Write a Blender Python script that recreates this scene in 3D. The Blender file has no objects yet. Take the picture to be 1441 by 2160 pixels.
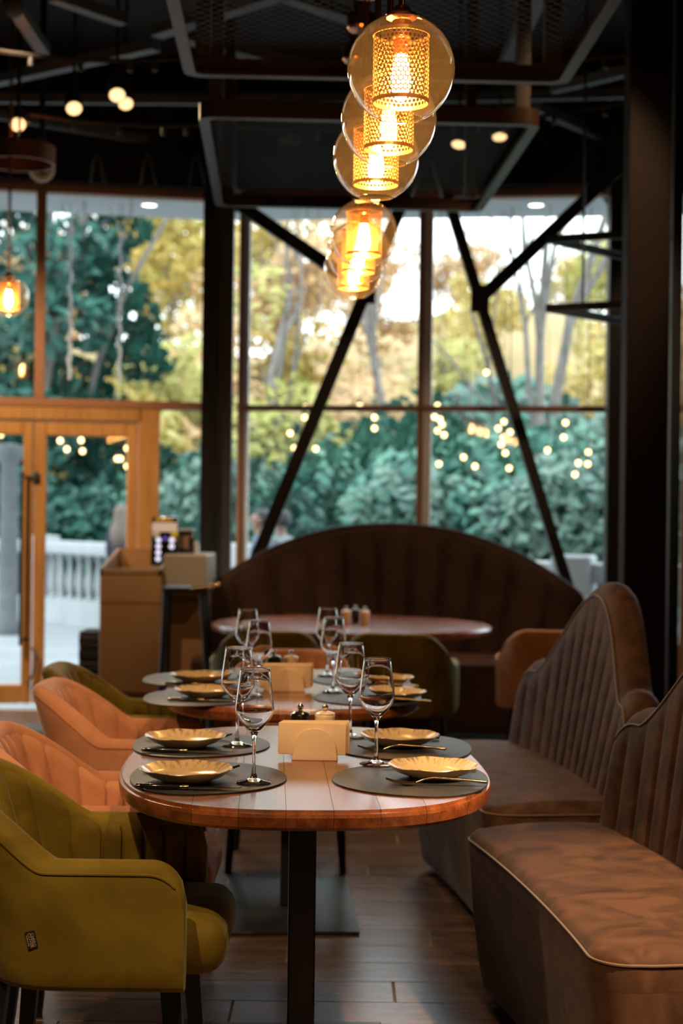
import bpy, bmesh, math, random
from mathutils import Vector, Matrix
random.seed(7)
PI = math.pi
S = bpy.context.scene
COL = S.collection

# ------------------------------------------------------------------ camera
F, CX, CY, H, ROLL, V0 = 3300.0, 720.5, 1080.0, 1.33, 0.0125, -11.0
cam_d = bpy.data.cameras.new('camera')
cam = bpy.data.objects.new('camera', cam_d); COL.objects.link(cam)
cam_d.sensor_fit = 'HORIZONTAL'; cam_d.sensor_width = 24.0
cam_d.lens = F/1441*24.0
cam_d.shift_y = -V0/1441
cam_d.clip_start = 0.05; cam_d.clip_end = 400
cr, sr = math.cos(ROLL), math.sin(ROLL)
cam.matrix_world = Matrix(((cr, -sr, 0, 0), (0, 0, -1, 0), (sr, cr, 0, H), (0, 0, 0, 1)))
cam_d.dof.use_dof = True; cam_d.dof.focus_distance = 3.32; cam_d.dof.aperture_fstop = 3.3
S.camera = cam

def at(px, py, d):
    dx, dy = px-CX, py-CY
    u = dx*cr + dy*sr; v = dx*sr - dy*cr
    return Vector((u*d/F, d, H + (v-V0)*d/F))
def on(px, py, z):
    dx, dy = px-CX, py-CY
    u = dx*cr + dy*sr; v = dx*sr - dy*cr
    d = F*(z-H)/(v-V0)
    return Vector((u*d/F, d, z))

# ------------------------------------------------------------------ world, exposure
W = bpy.data.worlds.new('world'); S.world = W; W.use_nodes = True
bg = W.node_tree.nodes['Background']
bg.inputs[0].default_value = (0.86, 0.95, 1.0, 1); bg.inputs[1].default_value = 4.4
vs = S.view_settings
vs.view_transform = 'Standard'; vs.look = 'None'; vs.gamma = 1.0; vs.exposure = 0.0
vs.use_curve_mapping = False
WARM = (1.0, 0.66, 0.36)

# ------------------------------------------------------------------ mesh helpers
class MB:
    def __init__(s): s.v = []; s.f = []
    def add(s, v, f, M=None):
        o = len(s.v)
        s.v += [tuple(M @ Vector(p)) if M else tuple(p) for p in v]
        s.f += [tuple(i+o for i in q) for q in f]
        return s
    def box(s, x0, x1, y0, y1, z0, z1, M=None):
        v = [(x, y, z) for z in (z0, z1) for y in (y0, y1) for x in (x0, x1)]
        return s.add(v, [(0,2,3,1), (4,5,7,6), (0,1,5,4), (2,6,7,3), (0,4,6,2), (1,3,7,5)], M)
    def rbox(s, x0, x1, y0, y1, z0, z1, r=0.01, seg=2, M=None):
        bm = bmesh.new(); bmesh.ops.create_cube(bm, size=1)
        for q in bm.verts:
            q.co = Vector((x0 if q.co.x < 0 else x1, y0 if q.co.y < 0 else y1, z0 if q.co.z < 0 else z1))
        bmesh.ops.bevel(bm, geom=bm.edges[:], offset=r, segments=seg, profile=0.5, affect='EDGES')
        bm.verts.index_update()
        s.add([q.co[:] for q in bm.verts], [[q.index for q in f.verts] for f in bm.faces], M)
        bm.free(); return s
    def lathe(s, prof, n=24, M=None, closed=False):
        v = []; f = []
        for r, z in prof:
            for i in range(n):
                a = 2*PI*i/n; v.append((r*math.cos(a), r*math.sin(a), z))
        m = len(prof); rng = m if closed else m-1
        for j in range(rng):
            k = (j+1) % m
            for i in range(n):
                i2 = (i+1) % n
                f.append((j*n+i, j*n+i2, k*n+i2, k*n+i))
        if not closed:
            if prof[0][0] > 1e-6: f.append(tuple(range(n-1, -1, -1)))
            if prof[-1][0] > 1e-6: f.append(tuple((m-1)*n+i for i in range(n)))
        return s.add(v, f, M)
    def tube(s, pts, r, n=6, M=None, loop=False, flat=None):
        pts = [Vector(p) for p in pts]; m = len(pts); v = []; f = []
        rs = r if isinstance(r, (list, tuple)) else [r]*m
        nrm = None
        for i, p in enumerate(pts):
            if loop: t = pts[(i+1) % m]-pts[i-1]
            else: t = pts[min(i+1, m-1)]-pts[max(i-1, 0)]
            t.normalize()
            if nrm is None:
                up = Vector((0,0,1)) if abs(t.z) < 0.9 else Vector((1,0,0))
                nrm = up.cross(t).normalized()
            nrm = (nrm - t*nrm.dot(t)).normalized(); b = t.cross(nrm)
            for k in range(n):
                a = 2*PI*(k+0.5)/n
                v.append(p + nrm*(math.cos(a)*rs[i]) + b*(math.sin(a)*rs[i]*(flat or 1)))
        for i in range(m if loop else m-1):
            j = (i+1) % m
            for k in range(n):
                k2 = (k+1) % n
                f.append((i*n+k, i*n+k2, j*n+k2, j*n+k))
        if not loop: f += [tuple(range(n-1, -1, -1)), tuple((m-1)*n+k for k in range(n))]
        return s.add(v, f, M)
    def beam(s, a, b, w, h):
        a, b = Vector(a), Vector(b); t = (b-a); L = t.length; t.normalize()
        up = Vector((0,0,1)) if abs(t.z) < 0.95 else Vector((0,1,0))
        x = t.cross(up).normalized(); z = x.cross(t)
        M = Matrix((( x.x, t.x, z.x, a.x), (x.y, t.y, z.y, a.y), (x.z, t.z, z.z, a.z), (0,0,0,1)))
        return s.box(-w/2, w/2, 0, L, -h/2, h/2, M)
    def prism(s, poly, z0, z1, bev=0.0, M=None):
        bm = bmesh.new()
        vs_ = [bm.verts.new((p[0], p[1], z0)) for p in poly]
        fc = bm.faces.new(vs_)
        e = bmesh.ops.extrude_face_region(bm, geom=[fc])
        for q in e['geom']:
            if isinstance(q, bmesh.types.BMVert): q.co.z = z1
        bmesh.ops.recalc_face_normals(bm, faces=bm.faces[:])
        if bev:
            ed = [q for q in bm.edges if abs(q.verts[0].co.z-q.verts[1].co.z) < 1e-6]
            bmesh.ops.bevel(bm, geom=ed, offset=bev, segments=2, profile=0.5, affect='EDGES')
        bm.verts.index_update()
        s.add([q.co[:] for q in bm.verts], [[q.index for q in f.verts] for f in bm.faces], M)
        bm.free(); return s
    def grid(s, rows, closeu=False, flip=False):
        n = len(rows[0]); o = [p for r in rows for p in r]; f = []
        for j in range(len(rows)-1):
            for i in range(n if closeu else n-1):
                i2 = (i+1) % n
                q = (j*n+i, j*n+i2, (j+1)*n+i2, (j+1)*n+i)
                f.append(q[::-1] if flip else q)
        return s.add(o, f)
    def mesh(s, name, mat, smooth=False, recalc=True):
        me = bpy.data.meshes.new(name); me.from_pydata(s.v, [], s.f)
        if recalc:
            bm = bmesh.new(); bm.from_mesh(me)
            bmesh.ops.recalc_face_normals(bm, faces=bm.faces[:]); bm.to_mesh(me); bm.free()
        for m in (mat if isinstance(mat, (list, tuple)) else [mat]): me.materials.append(m)
        if smooth:
            me.polygons.foreach_set('use_smooth', [True]*len(me.polygons))
            me.set_sharp_from_angle(angle=math.radians(smooth if smooth is not True else 50))
        me.update(); return me
    def build(s, name, mat, parent=None, smooth=False, recalc=True):
        return obj(name, s.mesh(name, mat, smooth, recalc), parent)
def obj(name, me, parent=None, loc=None, rz=0):
    o = bpy.data.objects.new(name, me); COL.objects.link(o)
    if parent: o.parent = parent
    if loc is not None: o.location = loc
    if rz: o.rotation_euler.z = rz
    return o
def tag(o, label=None, cat=None, group=None, kind=None):
    if label: o['label'] = label
    if cat: o['category'] = cat
    if group: o['group'] = group
    if kind: o['kind'] = kind
    return o
def thing(name, label, cat, loc=(0,0,0), rz=0, group=None):
    e = bpy.data.objects.new(name, None); COL.objects.link(e)
    e.location = loc; e.rotation_euler.z = rz; e.empty_display_size = 0.1
    return tag(e, label, cat, group)
KIDS = {}
def kids(o): return [c for c in bpy.data.objects if c.parent is o]
def dup(root, loc, rz, label, group=None, scale=None):
    r = root.copy(); COL.objects.link(r); r.location = loc; r.rotation_euler.z = rz; r['label'] = label
    if group: r['group'] = group
    if scale: r.scale = (scale,)*3
    for ch in kids(root):
        c = ch.copy(); COL.objects.link(c); c.parent = r
        for g in kids(ch):
            d = g.copy(); COL.objects.link(d); d.parent = c
    return r
def struct(name, mb, mat, parent=None, smooth=False):
    return tag(mb.build(name, mat, parent, smooth), kind='structure' if parent is None else None)
def sstep(x):
    x = max(0.0, min(1.0, x)); return x*x*(3-2*x)
def ruled(x): return Matrix.Translation(x)

# ------------------------------------------------------------------ materials
MATS = {}
def mat(name, col, rough=0.5, metal=0.0, sheen=0.0, spec=0.5, emis=None, es=0.0, coat=0.0, trans=0.0, ior=1.45):
    m = bpy.data.materials.new(name); m.use_nodes = True
    b = m.node_tree.nodes['Principled BSDF']
    b.inputs['Base Color'].default_value = (*col, 1); b.inputs['Roughness'].default_value = rough
    b.inputs['Metallic'].default_value = metal; b.inputs['Specular IOR Level'].default_value = spec
    b.inputs['Sheen Weight'].default_value = sheen; b.inputs['Coat Weight'].default_value = coat
    b.inputs['Transmission Weight'].default_value = trans; b.inputs['IOR'].default_value = ior
    if emis: b.inputs['Emission Color'].default_value = (*emis, 1); b.inputs['Emission Strength'].default_value = es
    MATS[name] = m; return m
def nd(m, t, **kw):
    n = m.node_tree.nodes.new(t)
    for k, v in kw.items():
        if hasattr(n, k): setattr(n, k, v)
        else: n.inputs[k].default_value = v
    return n
def lk(m, a, ao, b, bi): m.node_tree.links.new(a.outputs[ao], b.inputs[bi])
def bsdf(m): return m.node_tree.nodes['Principled BSDF']
def ramp(m, src, out, stops):
    r = nd(m, 'ShaderNodeValToRGB'); e = r.color_ramp.elements
    e[0].position, e[0].color = stops[0][0], (*stops[0][1], 1)
    e[1].position, e[1].color = stops[-1][0], (*stops[-1][1], 1)
    for p, c in stops[1:-1]:
        q = e.new(p); q.color = (*c, 1)
    lk(m, src, out, r, 'Fac'); return r
def coords(m, scale=(1,1,1), rnd=False):
    tc = nd(m, 'ShaderNodeTexCoord'); mp = nd(m, 'ShaderNodeMapping'); mp.inputs['Scale'].default_value = scale
    lk(m, tc, 'Object', mp, 'Vector')
    if rnd:
        oi = nd(m, 'ShaderNodeObjectInfo'); sc = nd(m, 'ShaderNodeVectorMath', operation='SCALE')
        cb = nd(m, 'ShaderNodeCombineXYZ'); lk(m, oi, 'Random', cb, 0); lk(m, oi, 'Random', cb, 1)
        lk(m, cb, 0, sc, 0); sc.inputs['Scale'].default_value = 37.0
        lk(m, sc, 0, mp, 'Location')
    return mp
def noisy(name, c1, c2, scale=5, rough=0.6, detail=4, bump=0.0, stretch=(1,1,1), lo=0.35, hi=0.65, rnd=False, dist=0.0, **kw):
    m = mat(name, c1, rough, **kw); mp = coords(m, stretch, rnd)
    n = nd(m, 'ShaderNodeTexNoise', Scale=scale, Detail=detail, Distortion=dist); lk(m, mp, 0, n, 'Vector')
    r = ramp(m, n, 'Fac', [(lo, c1), (hi, c2)]); lk(m, r, 'Color', bsdf(m), 'Base Color')
    if bump:
        bp = nd(m, 'ShaderNodeBump', Strength=bump, Distance=0.01); lk(m, n, 'Fac', bp, 'Height'); lk(m, bp, 0, bsdf(m), 'Normal')
    return m
def wood(name, cols, rough, grain=(1,1,1), scale=4.0, rnd=True, bump=0.15, coat=0.0, var=0.35):
    m = mat(name, cols[0], rough, coat=coat); bsdf(m).inputs['Coat Roughness'].default_value = 0.22
    mp = coords(m, grain, rnd)
    n = nd(m, 'ShaderNodeTexNoise', Scale=scale, Detail=6, Distortion=0.6); lk(m, mp, 0, n, 'Vector')
    n2 = nd(m, 'ShaderNodeTexNoise', Scale=scale*7, Detail=3); lk(m, mp, 0, n2, 'Vector')
    mx = nd(m, 'ShaderNodeMath', operation='MULTIPLY_ADD'); lk(m, n2, 'Fac', mx, 0); mx.inputs[1].default_value = 0.45
    lk(m, n, 'Fac', mx, 2)
    r = ramp(m, mx, 0, [(0.5, cols[0]), (0.72, cols[1]), (0.95, cols[2])])
    oi = nd(m, 'ShaderNodeObjectInfo'); hs = nd(m, 'ShaderNodeHueSaturation')
    ma = nd(m, 'ShaderNodeMapRange'); lk(m, oi, 'Random', ma, 'Value')
    ma.inputs['To Min'].default_value = 1-var; ma.inputs['To Max'].default_value = 1+var
    lk(m, ma, 0, hs, 'Value'); lk(m, r, 'Color', hs, 'Color'); lk(m, hs, 0, bsdf(m), 'Base Color')
    bp = nd(m, 'ShaderNodeBump', Strength=bump, Distance=0.002); lk(m, mx, 0, bp, 'Height'); lk(m, bp, 0, bsdf(m), 'Normal')
    return m
def thin_glass(name, tint=(1,1,1), ior=1.45, gain=1.0, scatter=0.0):
    m = bpy.data.materials.new(name); m.use_nodes = True; nt = m.node_tree
    nt.nodes.remove(nt.nodes['Principled BSDF']); out = nt.nodes['Material Output']
    t = nd(m, 'ShaderNodeBsdfTransparent'); t.inputs[0].default_value = (*tint, 1)
    g = nd(m, 'ShaderNodeBsdfGlossy'); g.inputs['Roughness'].default_value = 0.02
    fr = nd(m, 'ShaderNodeFresnel'); ge = nd(m, 'ShaderNodeNewGeometry'); mr = nd(m, 'ShaderNodeMapRange')
    mr.inputs['To Min'].default_value = ior; mr.inputs['To Max'].default_value = 1/ior; lk(m, ge, 'Backfacing', mr, 'Value'); lk(m, mr, 0, fr, 'IOR')
    mu = nd(m, 'ShaderNodeMath', operation='MULTIPLY'); mu.use_clamp = True
    mu.inputs[1].default_value = gain; lk(m, fr, 0, mu, 0)
    mx = nd(m, 'ShaderNodeMixShader'); lk(m, mu, 0, mx, 0); lk(m, t, 0, mx, 1); lk(m, g, 0, mx, 2)
    if scatter:
        tl = nd(m, 'ShaderNodeBsdfTranslucent'); tl.inputs[0].default_value = (1.0, 0.72, 0.42, 1)
        df = nd(m, 'ShaderNodeBsdfDiffuse'); df.inputs[0].default_value = (1.0, 0.72, 0.42, 1)
        ad = nd(m, 'ShaderNodeMixShader'); ad.inputs[0].default_value = 0.5; lk(m, tl, 0, ad, 1); lk(m, df, 0, ad, 2)
        m2 = nd(m, 'ShaderNodeMixShader'); m2.inputs[0].default_value = scatter; lk(m, mx, 0, m2, 1); lk(m, ad, 0, m2, 2); mx = m2
    lk(m, mx, 0, out, 'Surface')
    return m
def velvet(name, c1, c2, sheen=0.6, tint=(1,1,1), scale=4.5):
    m = noisy(name, c1, c2, scale=scale, rough=0.75, detail=5, bump=0.05, lo=0.36, hi=0.62, dist=1.2, rnd=True, sheen=sheen, spec=0.25)
    bsdf(m).inputs['Sheen Roughness'].default_value = 0.35; bsdf(m).inputs['Sheen Tint'].default_value = (*tint, 1)
    return m
GREEN = velvet('olive_velvet', (0.125, 0.082, 0.006), (0.225, 0.155, 0.016), 0.25, (0.8, 0.9, 0.55))
PEACH = velvet('peach_velvet', (0.45, 0.185, 0.09), (0.59, 0.27, 0.145), 0.35, (1, 0.8, 0.7))
BROWN = velvet('brown_velvet', (0.034, 0.0135, 0.0065), (0.086, 0.038, 0.019), 0.09, (0.9, 0.85, 0.8), scale=8)
BANQ = velvet('banquette_velvet', (0.034, 0.015, 0.010), (0.05, 0.023, 0.016), 0.15, (0.85, 0.85, 1))
PIPE = mat('piping', (0.12, 0.07, 0.045), 0.6, sheen=0.3)
BLACK = mat('black_steel', (0.010, 0.010, 0.011), 0.42)
MATTE = noisy('black_ceiling_paint', (0.006, 0.006, 0.007), (0.010, 0.010, 0.011), 3, 0.85)
GREYST = mat('grey_steel', (0.05, 0.056, 0.06), 0.45)
TRUSS = mat('truss_steel', (0.10, 0.11, 0.12), 0.5)
DARKLEG = mat('dark_stained_wood', (0.012, 0.009, 0.008), 0.45)
COLM = noisy('dark_brown_column', (0.008, 0.004, 0.003), (0.013, 0.006, 0.004), 2, 0.7, spec=0.2)
TABLE = wood('table_oak', [(0.30, 0.095, 0.030), (0.215, 0.060, 0.018), (0.12, 0.030, 0.009)], 0.24, (14, 1, 14), 2.2, coat=0.5, var=0.22, bump=0.12)
FLOORW = wood('floor_plank_wood', [(0.15, 0.095, 0.066), (0.11, 0.066, 0.044), (0.07, 0.04, 0.027)], 0.27, (1, 12, 1), 2.0, var=0.2, bump=0.25)
GROUT = mat('floor_joint', (0.16, 0.11, 0.075), 0.7)
PINE = wood('pine_frame', [(0.60, 0.33, 0.12), (0.52, 0.27, 0.09), (0.42, 0.20, 0.06)], 0.45, (12, 12, 1), 2.0, var=0.08, bump=0.05)
FRAME = mat('window_frame_brown', (0.34, 0.17, 0.10), 0.5)
FRAMEW = mat('window_frame_white', (0.8, 0.82, 0.84), 0.5)
PANE = thin_glass('window_glass', (0.97, 0.99, 0.985), 1.45, 1.0)
GLOBE = thin_glass('globe_glass', (0.97, 0.90, 0.80), 1.5, 2.2, 0.022)  # amber glass; tint and scatter also put the orange bloom haze into it
GLASS = mat('wine_glass', (1, 1, 1), 0.0, trans=1.0, ior=1.47)
COPPER = mat('copper', (0.72, 0.30, 0.13), 0.22, metal=1.0)
BRASSY = mat('perforated_brass', (0.75, 0.36, 0.12), 0.35, metal=0.75)
CHROME = mat('chrome', (0.75, 0.72, 0.68), 0.10, metal=1.0)
GOLDST = mat('bronze_steel', (0.34, 0.26, 0.17), 0.22, metal=1.0)
MATLEATHER = noisy('placemat_leather', (0.024, 0.026, 0.030), (0.034, 0.036, 0.040), 40, 0.45, bump=0.05)
MATEDGE = mat('placemat_edge', (0.012, 0.011, 0.011), 0.5)
NAPKIN = noisy('paper_napkin', (0.92, 0.68, 0.42), (0.90, 0.65, 0.39), 12, 0.8)
CERAM = mat('cream_ceramic', (0.90, 0.66, 0.42), 0.22, coat=0.3)
BLKCER = mat('black_ceramic', (0.010, 0.009, 0.009), 0.15, coat=0.4)
BULB = mat('bulb_glow', (1, 0.8, 0.45), 0.4, emis=(1.0, 0.58, 0.19), es=240)
SPOTGLOW = mat('spot_glow', (1, 0.8, 0.5), 0.4, emis=(1.0, 0.66, 0.30), es=1.9)
SOFGLOW = mat('soffit_light_glow', (1, 1, 0.9), 0.4, emis=(1.0, 0.95, 0.75), es=6)
REFLGLOW = mat('reflection_glow', (1, 0.8, 0.5), 0.4, emis=(1.0, 0.66, 0.28), es=5)  # glow of the added bulbs that stand in for lamp reflections
SOFFIT = mat('soffit_white', (0.50, 0.55, 0.58), 0.7)
STONEW = noisy('white_stone', (0.36, 0.38, 0.39), (0.32, 0.345, 0.36), 3, 0.7)
TERR = noisy('terrace_paving', (0.27, 0.295, 0.315), (0.23, 0.25, 0.27), 1.5, 0.55)
STAND = noisy('stand_laminate', (0.30, 0.165, 0.072), (0.33, 0.185, 0.085), 2, 0.5)
STANDIN = mat('stand_side', (0.36, 0.32, 0.27), 0.5)
LABELM = mat('label_black', (0.012, 0.009, 0.008), 0.6)
LABELT = mat('label_thread', (0.55, 0.38, 0.24), 0.7)

# plate glaze: ochre well, dark radial streaks on the sloping rim
PLATE = mat('plate_glaze', (0.5, 0.36, 0.16), 0.2, coat=0.15)
_m = PLATE; tc = nd(_m, 'ShaderNodeTexCoord'); sx = nd(_m, 'ShaderNodeSeparateXYZ'); lk(_m, tc, 'Object', sx, 0)
ang = nd(_m, 'ShaderNodeMath', operation='ARCTAN2'); lk(_m, sx, 1, ang, 0); lk(_m, sx, 0, ang, 1)
vl = nd(_m, 'ShaderNodeVectorMath', operation='LENGTH'); fl = nd(_m, 'ShaderNodeCombineXYZ'); lk(_m, sx, 0, fl, 0); lk(_m, sx, 1, fl, 1); lk(_m, fl, 0, vl, 0)
cb = nd(_m, 'ShaderNodeCombineXYZ'); sc_ = nd(_m, 'ShaderNodeMath', operation='MULTIPLY'); lk(_m, ang, 0, sc_, 0); sc_.inputs[1].default_value = 7
lk(_m, sc_, 0, cb, 0); sc2 = nd(_m, 'ShaderNodeMath', operation='MULTIPLY'); lk(_m, vl, 'Value', sc2, 0); sc2.inputs[1].default_value = 30; lk(_m, sc2, 0, cb, 1)
nz = nd(_m, 'ShaderNodeTexNoise', Scale=1.5, Detail=6); lk(_m, cb, 0, nz, 'Vector')
rim = nd(_m, 'ShaderNodeMapRange'); lk(_m, vl, 'Value', rim, 'Value'); rim.inputs['From Min'].default_value = 0.068; rim.inputs['From Max'].default_value = 0.098
mm = nd(_m, 'ShaderNodeMath', operation='MULTIPLY'); lk(_m, rim, 0, mm, 0)
st = ramp(_m, nz, 'Fac', [(0.48, (0,0,0)), (0.64, (0.8,0.8,0.8))]); lk(_m, st, 'Color', mm, 1)
# streaks only on the upper face (normal up)
geo = nd(_m, 'ShaderNodeNewGeometry'); sn = nd(_m, 'ShaderNodeSeparateXYZ'); lk(_m, geo, 'Normal', sn, 0)
gt = nd(_m, 'ShaderNodeMath', operation='GREATER_THAN'); lk(_m, sn, 2, gt, 0); gt.inputs[1].default_value = 0.1
m3 = nd(_m, 'ShaderNodeMath', operation='MULTIPLY'); lk(_m, mm, 0, m3, 0); lk(_m, gt, 0, m3, 1)
mxc = nd(_m, 'ShaderNodeMix', data_type='RGBA'); lk(_m, m3, 0, mxc, 'Factor')
mxc.inputs[6].default_value = (0.62, 0.44, 0.23, 1); mxc.inputs[7].default_value = (0.16, 0.115, 0.09, 1)
lk(_m, mxc, 2, bsdf(_m), 'Base Color')

# ------------------------------------------------------------------ setting: floor, ceiling, walls
FLOOR = struct('floor', MB().box(-7, 5, -4, 10.62, -0.12, -0.004), GROUT)
pl = 1.2; pw = 0.19; gap = 0.0035
plank = MB().rbox(-pl/2+gap, pl/2-gap, -pw/2+gap/2, pw/2-gap/2, -0.0035, 0.0, 0.0012, 1).mesh('plank', FLOORW)
n = 0
for j in range(39):
    y = 3.25 + j*pw
    off = (j*0.37) % 1.0*pl
    for i in range(7):
        x = -4.3 + off + i*pl
        if x > 3.6 or n >= 298: continue
        obj('floor_plank', plank, FLOOR, (x, y, 0)); n += 1
struct('ceiling', MB().box(-7, 5, -4, 11.4, 4.5, 4.6), MATTE)
struct('wall_back', MB().box(-7, 5, -4.2, -4, 0, 4.6), MATTE)
struct('wall_left', MB().box(-7.2, -7, -4.2, 11.0, 0, 4.6), MATTE)
struct('wall_right', MB().box(4.9, 5.1, -4.2, 11.0, 0, 4.6), MATTE)

# facade: three facets, slightly concave
PA, PB = Vector((-6.6, 10.05, 0)), Vector((-0.99, 11.10, 0))      # left wing with the doors
PC, PD = Vector((-0.74, 11.10, 0)), Vector((1.93, 10.76, 0))       # middle glazing
PE = Vector((4.9, 9.9, 0))
ZT, ZM = 3.62, 2.08
def frame_of(a, b):
    t = (b-a); L = t.length; t.normalize(); nrm = Vector((-t.y, t.x, 0))
    return Matrix(((t.x, nrm.x, 0, a.x), (t.y, nrm.y, 0, a.y), (0, 0, 1, 0), (0,0,0,1))), L
ML, LL = frame_of(PA, PB); MC, LC = frame_of(PC, PD); MR, LR = frame_of(PD+Vector((0.1,0,0)), PE)
def xl(px, Mx, P, Q, y=1080):                                      # where a pixel column meets the facade line
    a = at(px, y, 1.0); t = (Q-P); den = a.x*t.y - t.x
    k = (P.x - a.x*P.y)/den
    return k*t.length
header = MB()
for M_, L_ in ((ML, LL), (MC, LC), (MR, LR)): header.box(-0.15, L_+0.15, -0.12, 0.12, ZT+0.005, 4.5, M_)
struct('wall_front', header, MATTE)

def facade_frame(name, M_, bars, mtl): # bars: (u0,u1,z0,z1,depth)
    r = bpy.data.objects.new(name, None); COL.objects.link(r); tag(r, kind='structure')
    for nm, u0, u1, z0, z1, dp in bars:
        MB().rbox(u0, u1, -dp/2, dp/2, z0, z1, 0.006, 1, M_).build(nm, mtl, r)
    return r
u78, u300, u335, u425 = (xl(p, ML, PA, PB) for p in (80, 283, 334, 428))
ustile0, ustile1, uleaf = xl(48, ML, PA, PB), xl(93, ML, PA, PB), xl(278, ML, PA, PB)
win1 = facade_frame('window_1', ML, [
    ('top_rail', 0, LL, ZT-0.06, ZT, 0.10), ('transom', 0, LL, ZM-0.01, ZM+0.05, 0.12),
    ('mullion', u78-0.035, u78+0.035, ZM+0.05, ZT-0.06, 0.10), ('mullion', u78-1.75, u78-1.68, ZM+0.05, ZT-0.06, 0.10),
    ('mullion', u78-3.45, u78-3.38, 0, ZT-0.06, 0.10),
    ('sill', u335+0.01, LL, 0.0, 0.08, 0.10)], FRAME)
def pane(parent, M_, u0, u1, z0, z1):
    return MB().box(u0, u1, -0.004, 0.004, z0, z1, M_).build('pane', PANE, parent)
pane(win1, ML, u78+0.035, LL, ZM+0.05, ZT-0.06); pane(win1, ML, u78-1.68, u78-0.035, ZM+0.05, ZT-0.06)
pane(win1, ML, u78-3.38, u78-1.75, ZM+0.05, ZT-0.06); pane(win1, ML, u335+0.01, LL, 0.08, ZM-0.01)
pane(win1, ML, 0, u78-3.45, 0.02, ZT-0.06)
# the glazed double door
door = bpy.data.objects.new('door_1', None); COL.objects.link(door); tag(door, kind='structure')
DT = ZM-0.015
def bar(nm, u0, u1, z0, z1, d0, d1, parent, m_=PINE): return MB().rbox(u0, u1, d0, d1, z0, z1, 0.008, 1, ML).build(nm, m_, parent)
jamb = bar('door_jamb', uleaf+0.035, u335, 0, DT, -0.08, 0.06, door); bar('door_head', u78-1.9, u335-0.12, DT-0.09, DT, -0.08, 0.06, door)
bar('door_jamb', u78-2.0, u78-1.9, 0, DT, -0.08, 0.06, door)
for (a, b, hand) in ((ustile0+0.075, uleaf+0.03, 1), (u78-1.89, ustile0+0.07, 0)):
    bot, top = 0.015, DT-0.095
    st = [bar('leaf_stile', a, a+0.085, bot, top, -0.06, 0.0, door), bar('leaf_stile', b-0.07, b, bot, top, -0.06, 0.0, door),
          bar('leaf_rail', a+0.085, b-0.07, top-0.10, top, -0.06, 0.0, door), bar('leaf_rail', a+0.085, b-0.07, bot, bot+0.13, -0.06, 0.0, door)]
    MB().box(a+0.085, b-0.07, -0.034, -0.026, bot+0.13, top-0.10, ML).build('pane', PANE, door)
# long pull handle and latches on the meeting stile
hb = MB(); hx = ustile0-0.005
hb.tube([(hx, -0.12, 0.42), (hx, -0.12, 1.62)], 0.012, 8, ML)
for z in (0.46, 1.58): hb.tube([(hx+0.05, -0.06, z), (hx, -0.12, z)], 0.010, 8, ML)
hb.build('pull_handle', BLACK, door, True)
MB().tube([(hx+0.08, -0.065, 0.40), (hx+0.11, -0.10, 0.36), (hx+0.09, -0.10, 0.22), (hx+0.05, -0.08, 0.15)], 0.009, 8, ML).build('door_latch', GREYST, door, True)
MB().rbox(hx+0.06, hx+0.11, -0.09, -0.06, 1.55, 1.62, 0.008, 1, ML).build('door_latch', GREYST, door, True)
# middle glazing
umid = xl(893, MC, PC, PD)
win2 = facade_frame('window_2', MC, [
    ('top_rail', 0, LC, ZT-0.06, ZT, 0.10), ('transom', 0, LC, ZM-0.005, ZM+0.035, 0.10),
    ('mullion', umid-0.05, umid-0.012, 0.0, ZT-0.06, 0.10), ('mullion', 0.0, 0.04, 0, ZT-0.06, 0.10),
    ('sill', 0, LC, 0, 0.08, 0.10)], FRAME)
facade_frame('trim_1', MC, [('mullion_cover', umid-0.010, umid+0.05, 0.0, ZT, 0.06), ('mullion_cover', 0.042, 0.075, 0, ZT, 0.05), ('mullion_cover', LC-0.05, LC, 0, ZT, 0.05)], FRAMEW)
for u0, u1 in ((0.075, umid-0.05), (umid+0.05, LC-0.05)):
    pane(win2, MC, u0, u1, 0.08, ZM-0.005); pane(win2, MC, u0, u1, ZM+0.035, ZT-0.06)
win3 = facade_frame('window_3', MR, [
    ('top_rail', 0, LR, ZT-0.06, ZT, 0.10), ('transom', 0, LR, ZM-0.005, ZM+0.035, 0.10),
    ('mullion', 0.30, 0.40, 0, ZT-0.06, 0.12), ('mullion', 1.7, 1.78, 0, ZT-0.06, 0.12), ('sill', 0, LR, 0, 0.5, 0.1)], FRAME)
for u0, u1 in ((0.0, 0.30), (0.40, 1.7), (1.78, LR)): pane(win3, MR, u0, u1, 0.5, ZM); pane(win3, MR, u0, u1, ZM+0.035, ZT-0.06)

# steel columns
def column(name, label, x, y, w, d, m_, flange=None):
    t = thing(name, label, 'column', (x, y, 0))
    if flange:
        MB().box(-w/2, -w/2+0.09, -d/2, d/2, 0, 4.5).build('flange', m_, t)
        MB().box(-w/2+0.09, w/2, -d/2+0.05, d/2-0.05, 0, 4.5).build('web', flange, t)
        MB().rbox(-w/2-0.06, w/2+0.06, -d/2-0.06, d/2+0.06, 0, 0.015, 0.003, 1).build('base_plate', m_, t)
    else:
        MB().rbox(-w/2, w/2, -d/2, d/2, 0, 4.5, 0.006, 1).build('shaft', m_, t)
        MB().rbox(-w/2-0.05, w/2+0.05, -d/2-0.05, d/2+0.05, 0, 0.015, 0.003, 1).build('base_plate', BLACK, t)
    return t
p = at(457, 1000, 10.6); column('steel_column', 'black steel column between the wooden doors and the arched banquette', p.x, 10.6, 0.205, 0.2, BLACK, GREYST)
p = at(1293, 1000, 10.52); column('steel_column', 'narrow black column at the right end of the big window', p.x, 10.52, 0.10, 0.14, BLACK)
p = at(1357, 1000, 7.6); column('brown_column', 'wide dark brown column behind the near sofas on the right', p.x, 7.6, 0.205, 0.16, COLM)
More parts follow.
